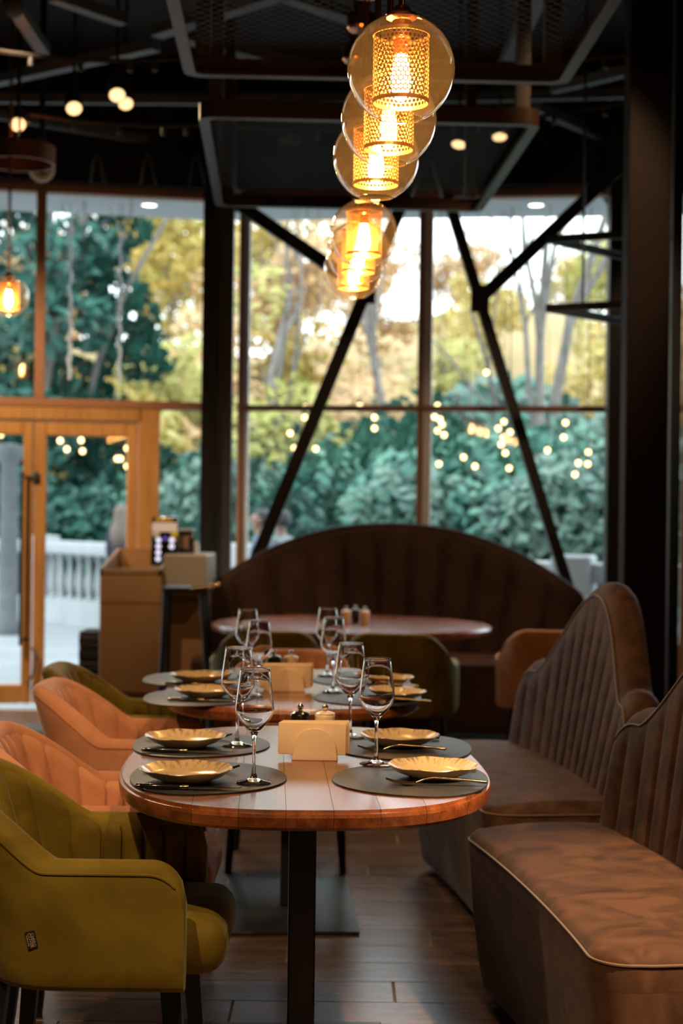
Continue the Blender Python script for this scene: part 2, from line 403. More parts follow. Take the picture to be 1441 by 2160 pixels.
p = at(1404, 1000, 7.75); column('steel_pipe_column', 'slim black column between the brown column and the grey one', p.x, 7.85, 0.03, 0.05, BLACK)
p = at(1420, 1000, 8.2); column('grey_column', 'slim charcoal grey column at the right edge of the room', p.x, 8.2, 0.055, 0.1, mat('charcoal', (0.03, 0.034, 0.037), 0.5))

# diagonal braces: two Y-shaped struts
def brace(label, a, b, c, j):
    t = thing('diagonal_brace', label, 'brace', (a.x, a.y, 0))
    off = -Vector((a.x, a.y, 0))
    for nm, p, q, w in (('long_strut', a, b, 0.085), ('branch_strut', c, j, 0.085)):
        MB().beam(p+off, q+off, 0.07, w).build(nm, BLACK, t)
    m = MB(); m.beam(j+off+Vector((0,-0.05,0.09)), j+off+Vector((0,-0.05,-0.09)), 0.12, 0.02); m.build('gusset_plate', BLACK, t)
def below(a, b, z): k = (a.z-z)/(a.z-b.z); return a+(b-a)*k
a, b = at(858, 405, 10.33), at(540, 1180, 10.33); k_ = 0.40
brace('black diagonal brace with a branch on the left of the middle window', a+(a-b)*0.06, below(a, b, 0.0), at(470, 408, 10.33), a+(b-a)*0.27)
a, b = at(935, 385, 10.31), at(1195, 1228, 10.31)
brace('black diagonal brace with a branch on the right of the middle window', a+(a-b)*0.06, below(a, b, 0.0), at(1300, 360, 10.31), a+(b-a)*0.293)

# ------------------------------------------------------------------ ceiling steel, canopies, spots
def truss(label, pts, w=0.07, z=3.95, grp=None):
    t = thing('roof_truss', label, 'truss', on(*pts[0][0], z))
    o = t.location.copy()
    for a, b in pts:
        MB().beam(on(*a, z)-o, on(*b, z)-o, w, 0.06).build('truss_bar', TRUSS, t)
truss('grey horizontal truss bar under the black ceiling at left', [((-260, 205), (424, 211)), ((424, 211), (1010, 205)), ((1010, 205), (1500, 192))], 0.05)
truss('pale grey roof struts meeting above the near mesh canopy', [((330, 68), (640, -30)), ((600, -12), (860, 75)), ((380, 74), (690, 152)), ((1062, 145), (1140, -20))], 0.085)
truss('faint grey strut sloping down above the left window', [((-60, 232), (470, 322))], 0.06)
truss('grey crossed struts in the upper left ceiling corner', [((110, -10), (260, 42)), ((28, 10), (92, 105)), ((-100, 190), (330, 95))], 0.07)
truss('grey crossed struts between the canopy and the brown column', [((1165, 186), (1460, 118)), ((1130, 226), (1275, 290))], 0.06)
truss('dim struts seen through the far mesh canopy', [((510, 320), (632, 292)), ((530, 330), (740, 365))], 0.06)

def canopy(label, y0, y1, xc0, xc1, zf, w):
    t = thing('mesh_canopy', label, 'ceiling canopy', (xc0, y0, zf), -math.atan2(xc1-xc0, y1-y0)*-1)
    t.rotation_euler.z = -math.atan2(xc1-xc0, y1-y0)
    L = y1-y0; h = 0.075
    # rounded rim ring (angle section)
    def ring(hw, y_0, y_1, r, n=5):
        pts = []
        for cx, cy, a0 in ((hw-r, y_1-r, 0), (-hw+r, y_1-r, 90), (-hw+r, y_0+r, 180), (hw-r, y_0+r, 270)):
            for k in range(n+1):
                a = math.radians(a0+90*k/n); pts.append((cx+r*math.cos(a), cy+r*math.sin(a)))
        return pts
    o, i = ring(w/2, 0, L, 0.07), ring(w/2-0.012, 0.012, L-0.012, 0.06)
    i2 = ring(w/2-0.045, 0.045, L-0.045, 0.04)
    rows = [[(x, y, 0) for x, y in i2], [(x, y, 0) for x, y in o], [(x, y, h) for x, y in o], [(x, y, h) for x, y in i], [(x, y, 0.012) for x, y in i], [(x, y, 0.012) for x, y in i2], [(x, y, 0) for x, y in i2]]
    rm = MB(); rm.grid(rows, True); rm.build('rim', mat('canopy_rim', (0.055, 0.028, 0.015), 0.35, metal=0.5), t, 40)
    mesh_m = mat('mesh_wire', (0.05, 0.04, 0.032), 0.4, metal=0.7)
    def net(f, nu, nv, wire):
        m = MB()
        for a in range(nu):
            for b in range(nv):
                s_ = 1 if (a+b) % 2 == 0 else -1
                p, q = f((a+0.5-0.5*s_)/nu, b/nv), f((a+0.5+0.5*s_)/nu, (b+1)/nv)
                d = (q-p).normalized(); 
                nrm = NORM; sd = d.cross(nrm)*wire
                m.add([p-sd, p+sd, q+sd, q-sd], [(0,1,2,3)])
        return m
    NORM = Vector((0,0,1)); c = 0.026
    hw = w/2-0.014
    m = net(lambda a, b: Vector((-hw+2*hw*a, 0.014+(L-0.028)*b, h-0.006)), int(2*hw/c), int(L/0.03), 0.0016)
    o_ = m.build('mesh_top', mesh_m, t, recalc=False); o_['kind'] = 'stuff'
    NORM = Vector((1,0,0))
    for sx_ in (-1, 1):
        m = net(lambda a, b: Vector((sx_*(hw-0.03), 0.02+(L-0.04)*b, h+0.5*a)), 19, int(L/0.03), 0.0016)
        o_ = m.build('mesh_side', mesh_m, t, recalc=False); o_['kind'] = 'stuff'
    for sx_ in (-1, 1):
        for yy in (0.06, L-0.06):
            MB().box(sx_*(hw-0.06)-0.03, sx_*(hw-0.06)+0.03, yy-0.03, yy+0.03, h, 4.5-zf).build('hanger_post', mat('hanger', (0.03, 0.018, 0.012), 0.5), t)
    for k in range(6):
        MB().lathe([(0, -0.005), (0.006, -0.004), (0.006, 0.0)], 6, Matrix.Translation((-w/2+0.18+k*(w-0.36)/5, L-0.03, 0.012))@Matrix.Rotation(PI,4,'X')).build('bolt', CHROME, t)
    return t
ZF = 3.05
canopy('dark metal mesh canopy hanging nearest, above the first pendant lamps', 2.5, 6.17, 0.235, 0.118, ZF, 1.51)
canopy('dark metal mesh canopy hanging farther back toward the windows', 6.78, 8.75, 0.105, 0.02, ZF, 1.49)

def spot(label, px, py, d, aim=None, power=0, pos=None, glow=True, size=70):
    p = Vector(pos) if pos else at(px, py, d)
    t = thing('ceiling_spotlight', label, 'spotlight', p)
    tgt = Vector(aim) if aim else Vector((p.x*0.4, p.y-3.0, 0.4))
    q = (tgt-p).to_track_quat('-Z', 'Y').to_matrix().to_4x4()
    MB().lathe([(0.042, -0.002), (0.050, -0.004), (0.052, 0.10), (0.040, 0.125), (0.0, 0.127)], 20, q).build('housing', BLACK, t, 40)
    MB().lathe([(0.0, -0.012), (0.030, -0.010), (0.043, -0.0045)], 20, q).build('lens', SPOTGLOW if glow else GREYST, t, True)
    MB().box(-0.008, 0.008, -0.008, 0.008, 0.08, 4.5-p.z).build('stem', BLACK, t)
    if power:
        L = bpy.data.lights.new('spot_lamp', 'SPOT'); L.energy = power; L.color = WARM; L.spot_size = math.radians(size); L.spot_blend = 0.6; L.shadow_soft_size = 0.05
        lo = bpy.data.objects.new('spot_lamp', L); COL.objects.link(lo); lo.parent = t
        lo.matrix_local = Matrix.Translation(q @ Vector((0,0,-0.03))) @ q
    return t
spot('lit ceiling spotlight highest of the left group, with ribbed lens', 247, 200, 8.6, None, 60)
spot('lit ceiling spotlight lower left of the ribbed one', 156, 228, 8.8, None, 60)
spot('lit ceiling spotlight nearest the left edge of the picture', 38, 262, 9.0, None, 60)
spot('dim ceiling spotlight just behind the ribbed one', 265, 218, 9.4, None, 30)
spot('unlit ceiling fixture in the upper left corner', 28, 18, 8.0, None, 0, glow=False)
spot('lit ceiling spotlight seen through the far canopy, left of the pair', 968, 304, 9.4, (0.2, 8.4, 0.7), 120)
spot('lit ceiling spotlight seen through the far canopy, right of the pair', 1054, 288, 9.4, (0.9, 8.2, 0.5), 120)
# extra spots added out of view to light furniture, doors and frames
spot('unseen spotlight added over the near end to light the green chair', 0, 0, 0, (-0.7, 3.3, 0.6), 300, (-1.0, 1.2, 3.8), size=46)
spot('unseen spotlight added over the near end to light the brown sofa', 0, 0, 0, (0.92, 3.15, 0.4), 1600, (1.7, 1.8, 3.8), size=33)
spot('unseen spotlight added over the aisle to light the peach chairs', 0, 0, 0, (-0.85, 4.6, 0.6), 150, (-2.0, 3.0, 3.8), size=42)
spot('unseen spotlight added over the aisle to light the wooden doors', 0, 0, 0, (-2.7, 10.7, 1.3), 620, (-3.3, 8.3, 3.9), size=66)
spot('unseen spotlight added over the far right to light the window frames', 0, 0, 0, (2.35, 10.6, 1.8), 110, (2.7, 8.7, 4.1), size=50)

spot('unseen spotlight added between the canopies to light the arched banquette', 0, 0, 0, (0.4, 9.7, 0.9), 160, (1.35, 6.2, 3.9), size=50)
spot('unseen spotlight added over the aisle to light the host stand', 0, 0, 0, (-1.3, 9.2, 0.65), 230, (-1.7, 7.2, 3.9), size=44)
spot('unseen spotlight added over the near end to light the front table', 0, 0, 0, (0.0, 3.6, 0.75), 170, (0.5, 1.0, 3.8), size=40)
spot('unseen spotlight added over the sofas to light the second table', 0, 0, 0, (-0.15, 5.3, 0.75), 150, (1.35, 3.4, 3.9), size=40)
# ceiling festoon cables with unlit sockets
def cable(label, pts, d_of, sock=14):
    P = [at(x, y, d_of) for x, y in pts]; o = P[0].copy()
    t = thing('festoon_cable', label, 'cable', o)
    sm = []
    for a, b in zip(P, P[1:]):
        for k in range(8): sm.append(a.lerp(b, k/8)-o - Vector((0,0,0.03*math.sin(PI*k/8))))
    sm.append(P[-1]-o)
    MB().tube(sm, 0.012, 5).build('cable', mat('cable', (0.05, 0.045, 0.045), 0.6), t, True)
    for k in range(sock):
        q = sm[int((k+0.5)/sock*(len(sm)-1))]
        MB().lathe([(0.008, 0), (0.014, -0.02), (0.014, -0.05), (0.0, -0.06)], 8, Matrix.Translation(q)).build('socket', GREYST, t, True)
cable('dark festoon cable strung across the upper ceiling', [(-40, 102), (380, 125), (900, 128), (1330, 115)], 7.6)
cable('dark festoon cable strung lower, toward the windows', [(60, 240), (440, 264), (900, 262), (1330, 215)], 8.9)
# loops of wire above the left window
for i, (px, lab) in enumerate(((205, 'leftmost'), (312, 'middle'), (415, 'rightmost'))):
    o = at(px, 330, 10.4)
    P = [at(px+dx, y, 10.4)-o for dx, y in ((-16, 388), (-10, 345), (0, 322), (8, 345), (16, 388))]
    tag(MB().tube(P, 0.008, 5).build('wire_loop', GREYST, None, True), lab+' of the three wire loops above the left window', 'cable').location = o
# round white ceiling ring with copper drum lamp
p = at(88, 357, 9.6); t = thing('ring_fixture', 'small white ring-shaped fixture above the left window mullion', 'fixture', p)
rg = MB(); rg.add([], [])
ringpts = [(0.055*math.cos(a), 0, 0.055*math.sin(a)) for a in [2*PI*k/24 for k in range(24)]]
rg.tube(ringpts, 0.026, 8, loop=True); rg.build('ring', mat('ring_white', (0.6, 0.55, 0.52), 0.5), t, True)
MB().lathe([(0.02, 0.08), (0.02, 4.5-p.z)], 8).build('stem', BLACK, t)
p = at(40, 328, 8.9); t = thing('copper_drum', 'copper drum-shaped ceiling shade above the left window', 'lamp shade', p)
MB().lathe([(0.0, 0.06), (0.20, 0.055), (0.205, 0.05), (0.205, -0.05), (0.19, -0.05), (0.19, 0.04), (0, 0.045)], 28).build('drum', mat('dull_copper', (0.20, 0.07, 0.03), 0.45, metal=0.6), t, 40)
MB().tube([(0,0,0.05), (0,0,4.5-p.z)], 0.008, 6).build('cord', BLACK, t)

# ------------------------------------------------------------------ pendant lamps
R = 0.112
def globe_mesh():
    prof = []
    for k in range(31):
        a = PI*(0.06 + 0.80*k/30); prof.append((R*math.sin(a), R*math.cos(a)))
    rb, zb = prof[-1]
    m = MB().lathe(prof+[(rb-0.001, zb-0.002), (rb-0.004, zb-0.0015), (rb-0.003, zb+0.001)], 64)
    m.f = [f for f in m.f if len(f) == 4]
    return m.mesh('glass_globe', GLOBE, True)
def perf_mesh():
    m = MB(); rc, n, rows = 0.058, 38, 15; z0, z1 = -0.064, 0.070
    cw = 2*PI/n; ch = (z1-z0)/rows
    def P(a, z): return (rc*math.cos(a), rc*math.sin(a), z)
    for j in range(rows):
        for i in range(n):
            a0 = (i+0.5*(j % 2))*cw; zc = z0+(j+0.5)*ch
            ov = []; iv = []
            for k in range(6):
                th = PI/6+k*PI/3
                ov.append(P(a0+cw*0.5*math.cos(th)/math.cos(PI/6), zc+ch*0.667*math.sin(th)))
                iv.append(P(a0+cw*0.42*math.cos(th), zc+ch*0.47*math.sin(th)))
            m.add(ov+iv, [(k, (k+1) % 6, 6+(k+1) % 6, 6+k) for k in range(6)])
    for z in (z0-0.004, z1+0.002):
        m.lathe([(rc-0.001, z-0.004), (rc+0.0015, z-0.004), (rc+0.0015, z+0.004), (rc-0.001, z+0.004)], 38, closed=True)
    return m.mesh('perforated_shade', BRASSY, recalc=False)
GM, PM = globe_mesh(), perf_mesh()
BM_ = MB().lathe([(0.0, -0.066), (0.009, -0.064), (0.018, -0.046), (0.021, -0.022), (0.016, 0.012), (0.010, 0.032), (0.0, 0.034)], 16).mesh('bulb', BULB, True)
SOCK = MB().lathe([(0.0, 0.030), (0.014, 0.031), (0.015, 0.062), (0.020, 0.066), (0.020, 0.1), (0.0, 0.1)], 16).mesh('socket', COPPER, 40)
CAP = MB().lathe([(0.0, 0.107), (0.032, 0.106), (0.034, 0.112), (0.022, 0.118), (0.016, 0.13), (0.0, 0.131)], 24).mesh('cap', COPPER, 40)
def pendant(label, x, y, z, mount, grp):
    t = thing('pendant_lamp', label, 'pendant lamp', (x, y, z), random.uniform(0, 6), grp)
    for nm, me in (('glass_globe', GM), ('perforated_shade', PM), ('bulb', BM_), ('socket', SOCK), ('cap', CAP)): obj(nm, me, t)
    hh = mount-z
    for sx_ in (-0.006, 0.006): MB().tube([(sx_, 0, 0.125), (sx_, 0, hh)], 0.0045, 8).build('rod', COPPER, t, True)
    MB().lathe([(0.0, hh-0.06), (0.045, hh-0.058), (0.052, hh-0.05), (0.052, hh-0.005), (0.03, hh+0.0), (0.03, hh+0.06), (0, hh+0.061)], 28).build('ceiling_mount', COPPER, t, 40)
    return t
LZ = 2.262; G = 'glass globe pendants in a row over the tables'
for lab, x, y in (('largest, nearest glass globe pendant over the front table', 0.112, 3.25), ('second glass globe pendant from the front, half behind the nearest one', 0.099, 3.66),
                  ('third glass globe pendant from the front, just above the far canopy edge', 0.078, 4.05), ('fourth glass globe pendant, upper one of the cluster before the window', 0.062, 5.14),
                  ('fifth glass globe pendant, middle of the cluster before the window', 0.048, 5.50), ('farthest, lowest glass globe pendant of the row before the window', 0.033, 5.88)):
    pendant(lab, x, y, LZ, 3.10, G)
p = at(18, 625, 8.7); pendant('glass globe pendant alone at the left edge by the doors', p.x, p.y, p.z, 4.45, None)

# hanging triangular shelf frames by the brown column
p0 = at(1150, 505, 8.98); t = thing('hanging_triangle_frame', 'black two-tier triangular frame hanging beside the brown column', 'hanging frame', (p0.x, p0.y, p0.z))
for dz in (0.0, -0.395):
    A, B, C_ = Vector((0.02, 0, dz)), Vector((0.62, -0.28, dz)), Vector((0.62, 0.62, dz))
    for a, b in ((A, B), (A, C_), (B, C_)): MB().beam(a, b, 0.03, 0.045).build('tier_bar', BLACK, t)
for x, y, in ((0.21, -0.07), (0.58, 0.5), (0.60, -0.2)):
    MB().tube([(x, y, -0.395), (x, y, 4.5-p0.z)], 0.008, 6).build('hanging_rod', BLACK, t, True)

# ------------------------------------------------------------------ tables
def stave_table(label, cx, cy, a, b, nexp, rz, nst, th, post, ground=True):
    t = thing('dining_table', label, 'table', (cx, cy, 0), rz)
    top = bpy.data.objects.new('tabletop', None); COL.objects.link(top); top.parent = t
    def yo(x, s_):
        q = abs(x)/(a*s_)
        return 0.0 if q >= 1 else b*(s_*1.0)*(1-q**nexp)**(1/nexp) - (0)
    zt = 0.75; lay = [(zt-th, 0.975), (zt-th+0.008, 0.993), (zt-0.014, 1.0), (zt-0.007, 0.996), (zt-0.006, 0.984), (zt, 0.980)]
    for i in range(nst):
        x0, x1 = -a+2*a*i/nst+0.0004, -a+2*a*(i+1)/nst-0.0004
        if i in (0, nst-1):
            xs = [x0+(x1-x0)*(1-math.cos(PI/2*k/12)) for k in range(13)] if i == 0 else [x1-(x1-x0)*(1-math.cos(PI/2*k/12)) for k in range(12, -1, -1)]
        else: xs = [x0+(x1-x0)*k/6 for k in range(7)]
        rings = []
        for z, s_ in lay:
            cl = lambda x: max(-a*s_, min(a*s_, x))
            rings.append([(cl(x), -yo(cl(x), s_), z) for x in xs]+[(cl(x), yo(cl(x), s_), z) for x in reversed(xs)])
        m = MB(); m.grid(rings, True); n_ = len(xs)
        for j, fl in ((0, False), (len(lay)-1, True)):
            o = j*2*n_
            m.f += [tuple((o+k, o+k+1, o+2*n_-2-k, o+2*n_-1-k)[::(1 if fl else -1)]) for k in range(n_-1)]
        me = m.mesh('stave', TABLE, 30)
        obj('stave', me, top)
    MB().rbox(-post/2, post/2, -post*0.6, post*0.6, 0.012, 0.70, 0.004, 1).build('post', BLACK, t)
    MB().rbox(-0.22, 0.22, -0.37, 0.37, 0, 0.012, 0.004, 2).build('base_plate', mat('base_plate', (0.02, 0.021, 0.023), 0.32), t)
    MB().rbox(-0.2, 0.2, -0.3, 0.3, 0.70, 0.75-th+0.001, 0.003, 1).build('mounting_plate', BLACK, t)
    return t
T1X, T1Y, T2X, T2Y = -0.083, 3.715, -0.162, 5.335
stave_table('oak dining table nearest the camera, set with four places', T1X, T1Y, 0.425, 0.635, 2.7, 0.045, 9, 0.042, 0.064)
stave_table('oak dining table second from the front, set with four places', T2X, T2Y, 0.43, 0.635, 2.7, 0.045, 9, 0.042, 0.064)
T3 = on(742, 1318, 0.75)
stave_table('round oak table in front of the arched banquette', T3.x, 8.55, 0.765, 0.765, 2.0, 0.03, 14, 0.042, 0.08)

# ------------------------------------------------------------------ chairs
def chair_meshes(fab, tagc):
    hwo, th = 0.275, 0.058; xf, xs_, xb = 0.225, -0.01, -0.205; NCH = 22; SUB = 6; N = NCH*SUB
    def curve(hw, xb_, n):
        pts = []
        for k in range(20): pts.append((xf+(xs_-xf)*k/20, -hw))
        for k in range(81):
            a = PI/2*k/40-PI/2
            c, s_ = math.cos(a), math.sin(a)
            e = 2/2.5
            pts.append((xs_-(xs_-xb_)*abs(c)**e, hw*math.copysign(abs(s_)**e, s_)))
        for k in range(1, 21): pts.append((xs_+(xf-xs_)*k/20, hw))
        d = [0]
        for p, q in zip(pts, pts[1:]): d.append(d[-1]+math.dist(p, q))
        out = []; j = 0
        for k in range(n+1):
            s_ = d[-1]*k/n
            while j < len(d)-2 and d[j+1] < s_: j += 1
            f = (s_-d[j])/max(1e-9, d[j+1]-d[j]); out.append((pts[j][0]+(pts[j+1][0]-pts[j][0])*f, pts[j][1]+(pts[j+1][1]-pts[j][1])*f))
        return out
    O, I = curve(hwo, xb, N), curve(hwo-th, xb+th, N)
    def ztop(x):
        bx = sstep((-0.055-x)/0.14); z = 0.645+0.148*bx; r = 0.075
        if x > xf-r: z -= r-math.sqrt(max(0, r*r-(x-(xf-r))**2))
        return z, bx
    cols = []; chan = []
    for i in range(N+1):
        (xo, yo), (xi, yi) = O[i], I[i]; zt, bx = ztop(xo)
        def P(f, z):    # f 0 outer .. 1 inner
            x = xo+(xi-xo)*f; y = yo+(yi-yo)*f
            q = max(0, z-0.40)
            return (x-0.29*q*bx, y*(1+0.05*q*(1-bx)-0.10*q*bx), z)
        c = [P(0.45, 0.385), P(0.12, 0.388), P(0.0, 0.40)]
        zh = zt-0.028
        for k in range(1, 8): c.append(P(0.0, 0.40+(zh-0.40)*k/7))
        for k in range(1, 7):
            a = PI*k/7; c.append(P(0.5-0.5*math.cos(a), zh+0.028*math.sin(a)))
        for k in range(0, 8): c.append(P(1.0, zh+(0.42-zh)*k/7))
        c.append(P(0.8, 0.385))
        cols.append(c)
        q = abs(math.sin(PI*i/SUB))**0.4; cc = []
        zc = zt-0.012
        for k in range(15):
            v = k/14; z = zc+(0.43-zc)*v
            bl = 0.012*q*min(1, v*9)+0.001 if v > 0 else 0.001
            f = 1.0+bl/th
            if k == 0: f = 0.80
            elif k == 1: f = 0.97+0.10*q
            cc.append(P(f, z))
        chan.append(cc)
    sh = MB(); sh.grid(cols, True); n_ = len(cols[0])
    sh.f.append(tuple(range(n_))); sh.f.append(tuple(N*n_+k for k in range(n_-1, -1, -1)))
    shell = sh.mesh('shell', fab, 55)
    ch = MB(); ch.grid(chan); pad = ch.mesh('channel_padding', fab, 42, recalc=False)
    # seam piping along the outer top edge
    pp = [Vector(c[9])+Vector((0,0,0.004)) for c in cols]
    pipe = MB().tube(pp[2:-2], 0.0028, 5).mesh('piping', fab, True)
    st = MB().rbox(-0.17, 0.30, -0.208, 0.208, 0.392, 0.505, 0.048, 5)
    bul = []
    for x, y, z in st.v:
        if z > 0.47: z += 0.012*(1-((x-0.06)/0.26)**2)*(1-(y/0.22)**2)
        w_ = 1-0.10*sstep((x-0.18)/0.12)
        bul.append((x, y*w_, z))
    st.v = bul; seat = st.mesh('seat', fab, 60)
    legs = []
    for sx_, sy_ in ((1, 1), (1, -1), (-1, 1), (-1, -1)):
        x0, y0 = (0.19 if sx_ > 0 else -0.155), 0.185*sy_; x1, y1 = x0+0.035*sx_, y0+0.03*sy_
        m = MB(); v = []
        for x, y, z, h in ((x0, y0, 0.395, 0.021), (x1, y1, 0.0, 0.0125)):
            v += [(x-h, y-h, z), (x+h, y-h, z), (x+h, y+h, z), (x-h, y+h, z)]
        m.add(v, [(3,2,1,0), (4,5,6,7), (0,1,5,4), (1,2,6,5), (2,3,7,6), (3,0,4,7)]); legs.append(m.mesh('leg', DARKLEG))
    fr = MB().rbox(-0.15, 0.20, -0.195, 0.195, 0.375, 0.395, 0.005, 1).mesh('seat_frame', DARKLEG)
    return shell, pad, pipe, seat, legs, fr
CM = {'g': chair_meshes(GREEN, 0), 'p': chair_meshes(PEACH, 0)}
def chair(kind, label, x, y, rz):
    t = thing('tub_chair', label, 'chair', (x, y, 0), rz)
    sh, pad, pipe, seat, legs, fr = CM[kind]
    obj('shell', sh, t); obj('channel_padding', pad, t); obj('piping', pipe, t); obj('seat', seat, t); obj('seat_frame', fr, t)
    for l in legs: obj('leg', l, t)
    return t
chA = chair('g', 'olive green velvet tub chair nearest the camera at the front table', -0.525, 3.355, 0.0)
chair('p', 'peach velvet tub chair next to the nearest green one, front table', -0.60, 3.925, 0.0)
chair('p', 'peach velvet tub chair at the near side of the second table', -0.66, 5.02, -0.02)
chair('g', 'olive green velvet tub chair at the second table beside the peach one', -0.74, 5.59, 0.0)
p = at(620, 1375, 6.22); chair('p', 'peach velvet tub chair at the far head of the second table', p.x-0.01, 6.07, -PI/2)
p = at(560, 1320, 7.35); chair('g', 'olive green tub chair at the round table, left of the two with backs to us', p.x, 7.62, PI/2+0.08)
p = at(848, 1325, 7.3); chair('g', 'olive green tub chair at the round table, right of the two with backs to us', p.x, 7.57, PI/2-0.14)
p = at(1175, 1330, 7.7); chair('p', 'peach velvet tub chair half hidden behind the second sofa', p.x, 7.9, PI/2-0.1)
# sewn-in label on the nearest chair
lb = MB().rbox(-0.0105, 0.0105, -0.0015, 0.0015, -0.018, 0.018, 0.001, 1).build('sewn_label', LABELM, chA)
lq = at(64, 1986, 3.075); lb.location = (lq.x+0.525, -0.2698, lq.z); lb.rotation_euler.z = -0.12; lb.rotation_euler.y = math.radians(-14)
lb['label'] = 'small black sewn-in label with pale lettering'
for txt, dx, sz in (('CHERO', 0.0045, 0.0082), ('COVER', -0.0018, 0.0092)):
    cu = bpy.data.curves.new('label_text', 'FONT'); cu.body = txt; cu.size = sz; cu.align_x = 'CENTER'; cu.align_y = 'CENTER'; cu.extrude = 0.0002
    to = bpy.data.objects.new('label_text', cu); COL.objects.link(to)
    dg = bpy.context.evaluated_depsgraph_get(); me = bpy.data.meshes.new_from_object(to.evaluated_get(dg)); bpy.data.objects.remove(to)
    me.materials.clear(); me.materials.append(LABELT)
    o = obj('label_text', me, lb, (dx, -0.0018, 0)); o.rotation_euler = (PI/2, PI/2, 0)

MB().box(-0.0078, -0.0068, -0.0021, -0.0015, -0.011, 0.011).build('label_stitch_line', LABELT, lb)

# ------------------------------------------------------------------ sofas
def sofa(name, label, x, y, rz, L, depth, zp, zs, fab, nch, wrap, lean=0.16, bell=0.42, r_sh=0.13, seatz=0.475, pw_=0.8, dome=0, chd=0.012):
    """local: front faces -x, length along y, origin on the floor under the middle of the seat's front edge"""
    t = thing(name, label, 'sofa', (x, y, 0), rz)
    hl = L/2
    def plan(tt): return -wrap*abs(tt/hl)**2.2
    # base and cushion follow the wrap
    CRN = 0.085
    SS = [-1+(1-math.cos(PI/2*k/9))*CRN/hl for k in range(9)]+[-(1-CRN/hl)+2*(1-CRN/hl)*k/14 for k in range(15)]+[1-(1-math.cos(PI/2*k/9))*CRN/hl for k in range(8, -1, -1)]
    dd = depth+0.08
    def corner(tt):
        e = max(0, abs(tt)-(hl-CRN)); return CRN-math.sqrt(max(0, CRN*CRN-e*e))
    def block(prof, nm, top):
        rows = []
        for s_ in SS:
            tt = s_*hl; cr_ = corner(tt); row = []
            for x_, z in prof:
                k = max(0, 1-max(0, x_)/0.12)
                zz = z
                if top and z > seatz-0.03:
                    e2 = hl-abs(tt); r = 0.03
                    if e2 < r: zz = min(zz, seatz-(r-math.sqrt(max(0, r*r-(r-e2)**2))))
                    else: zz = seatz+(zz-seatz)*1.0
                row.append((x_+cr_*k+plan(tt)*0.5, tt, zz))
            rows.append(row)
        m = MB(); m.grid(rows); n_ = len(prof); m.f.append(tuple(range(n_))); m.f.append(tuple((len(SS)-1)*n_+k for k in range(n_-1, -1, -1)))
        m.build(nm, fab, t, 50); return rows
    zc = seatz-0.075
    block([(dd, 0.03), (0.075, 0.03), (0.055, 0.035), (0.045, 0.05), (0.03, 0.12), (0.012, 0.25), (0.002, zc-0.02), (0.0, zc), (dd, zc)], 'base', False)
    pf = [(dd, zc+0.0005), (0.0, zc+0.0005), (-0.002, zc+0.02)]
    for k in range(6): a_ = PI/2*k/5; pf.append((-0.003+0.03*(1-math.cos(a_)), seatz-0.03+0.03*math.sin(a_)))
    for k in range(1, 8): pf.append((0.027+(dd-0.027)*k/7, seatz+0.016*math.sin(PI*k/7)))
    rows = block(pf, 'seat_cushion', True)
    lo = [Vector((r_[4][0]-0.001, r_[4][1], seatz-0.021)) for r_ in rows]
    ends = [[Vector((x_, sg*(hl+0.0005), seatz-0.022)) for x_ in (dd*0.9, dd*0.6, 0.14, 0.11)] for sg in (-1, 1)]
    off = plan(hl)*0.5
    for e_ in ends:
        for v_ in e_: v_.x += off
    MB().tube(ends[0]+lo+ends[1][::-1], 0.003, 6).build('piping', PIPE, t, True)
    # back
    th0 = 0.055; nv = 22; SUBC = 7; N = nch*SUBC; cols = []
    z0 = seatz-0.06
    def ztop(tt):
        q = min(1, abs(tt)/(bell*L)); b = (0.5+0.5*math.cos(PI*q))**pw_
        z = zs+(zp-zs)*b
        if dome: z = zs+(zp-zs)*(1-(abs(tt)/hl)**dome)
        e = abs(tt)-(hl-r_sh)
        if e > 0: z -= r_sh-math.sqrt(max(0, r_sh**2-e*e))
        return z
    edge = []
    for i in range(N+1):
        s_ = -1+2*i/N; c = []
        ee = max(0, (abs(s_)-0.95)/0.05); th = th0*math.sqrt(max(0.02, 1-ee*ee*0.98))
        te = s_*hl; zt = ztop(te)
        def X(z): return depth+plan(te)+lean*(z-z0)
        q = abs(math.sin(PI*i/SUBC))**0.4
        for k in range(nv+1):
            v = k/nv; z = z0+(zt-0.05-z0)*v
            tt = hl*(s_-0.22*(1-v)*s_*(1-s_*s_))
            c.append((X(z)+th0-th-chd*q*(1-v**10)*(1-ee), tt, z))
        edge.append(Vector((X(zt-0.05)+th0-th-0.001, te, zt-0.046)))
        for k in range(1, 7):
            a = PI*k/7; c.append((X(zt)+th0-th*math.cos(a), te, zt-0.05+0.05*math.sin(a)))
        for k in range(6):
            z = (zt-0.05)+(0.03-(zt-0.05))*k/5; c.append((X(z) if False else depth+plan(te)+lean*max(0, z-z0)+th0+th, te, z))
        c.append((depth+plan(te)+th0-th, te, 0.03))
        cols.append(c)
    m = MB(); m.grid(cols, True); n_ = len(cols[0]); m.f.append(tuple(range(n_))); m.f.append(tuple(N*n_+k for k in range(n_-1, -1, -1)))
    m.build('backrest', fab, t, 45)
    z_ = edge[0].z
    P = [Vector((cols[0][k][0]-0.0, cols[0][k][1], cols[0][k][2])) for k in range(3, nv, 4)]+edge+[Vector(cols[-1][k]) for k in range(nv-1, 2, -4)]
    MB().tube(P, 0.003, 5).build('piping', PIPE, t, True)
    return t
sofa('velvet_sofa', 'brown velvet scallop-backed sofa nearest the camera, mostly out of frame', 0.455, 3.71, math.radians(7.5), 1.29, 0.40, 1.12, 0.82, BROWN, 13, 0.05, bell=0.38, pw_=0.68)
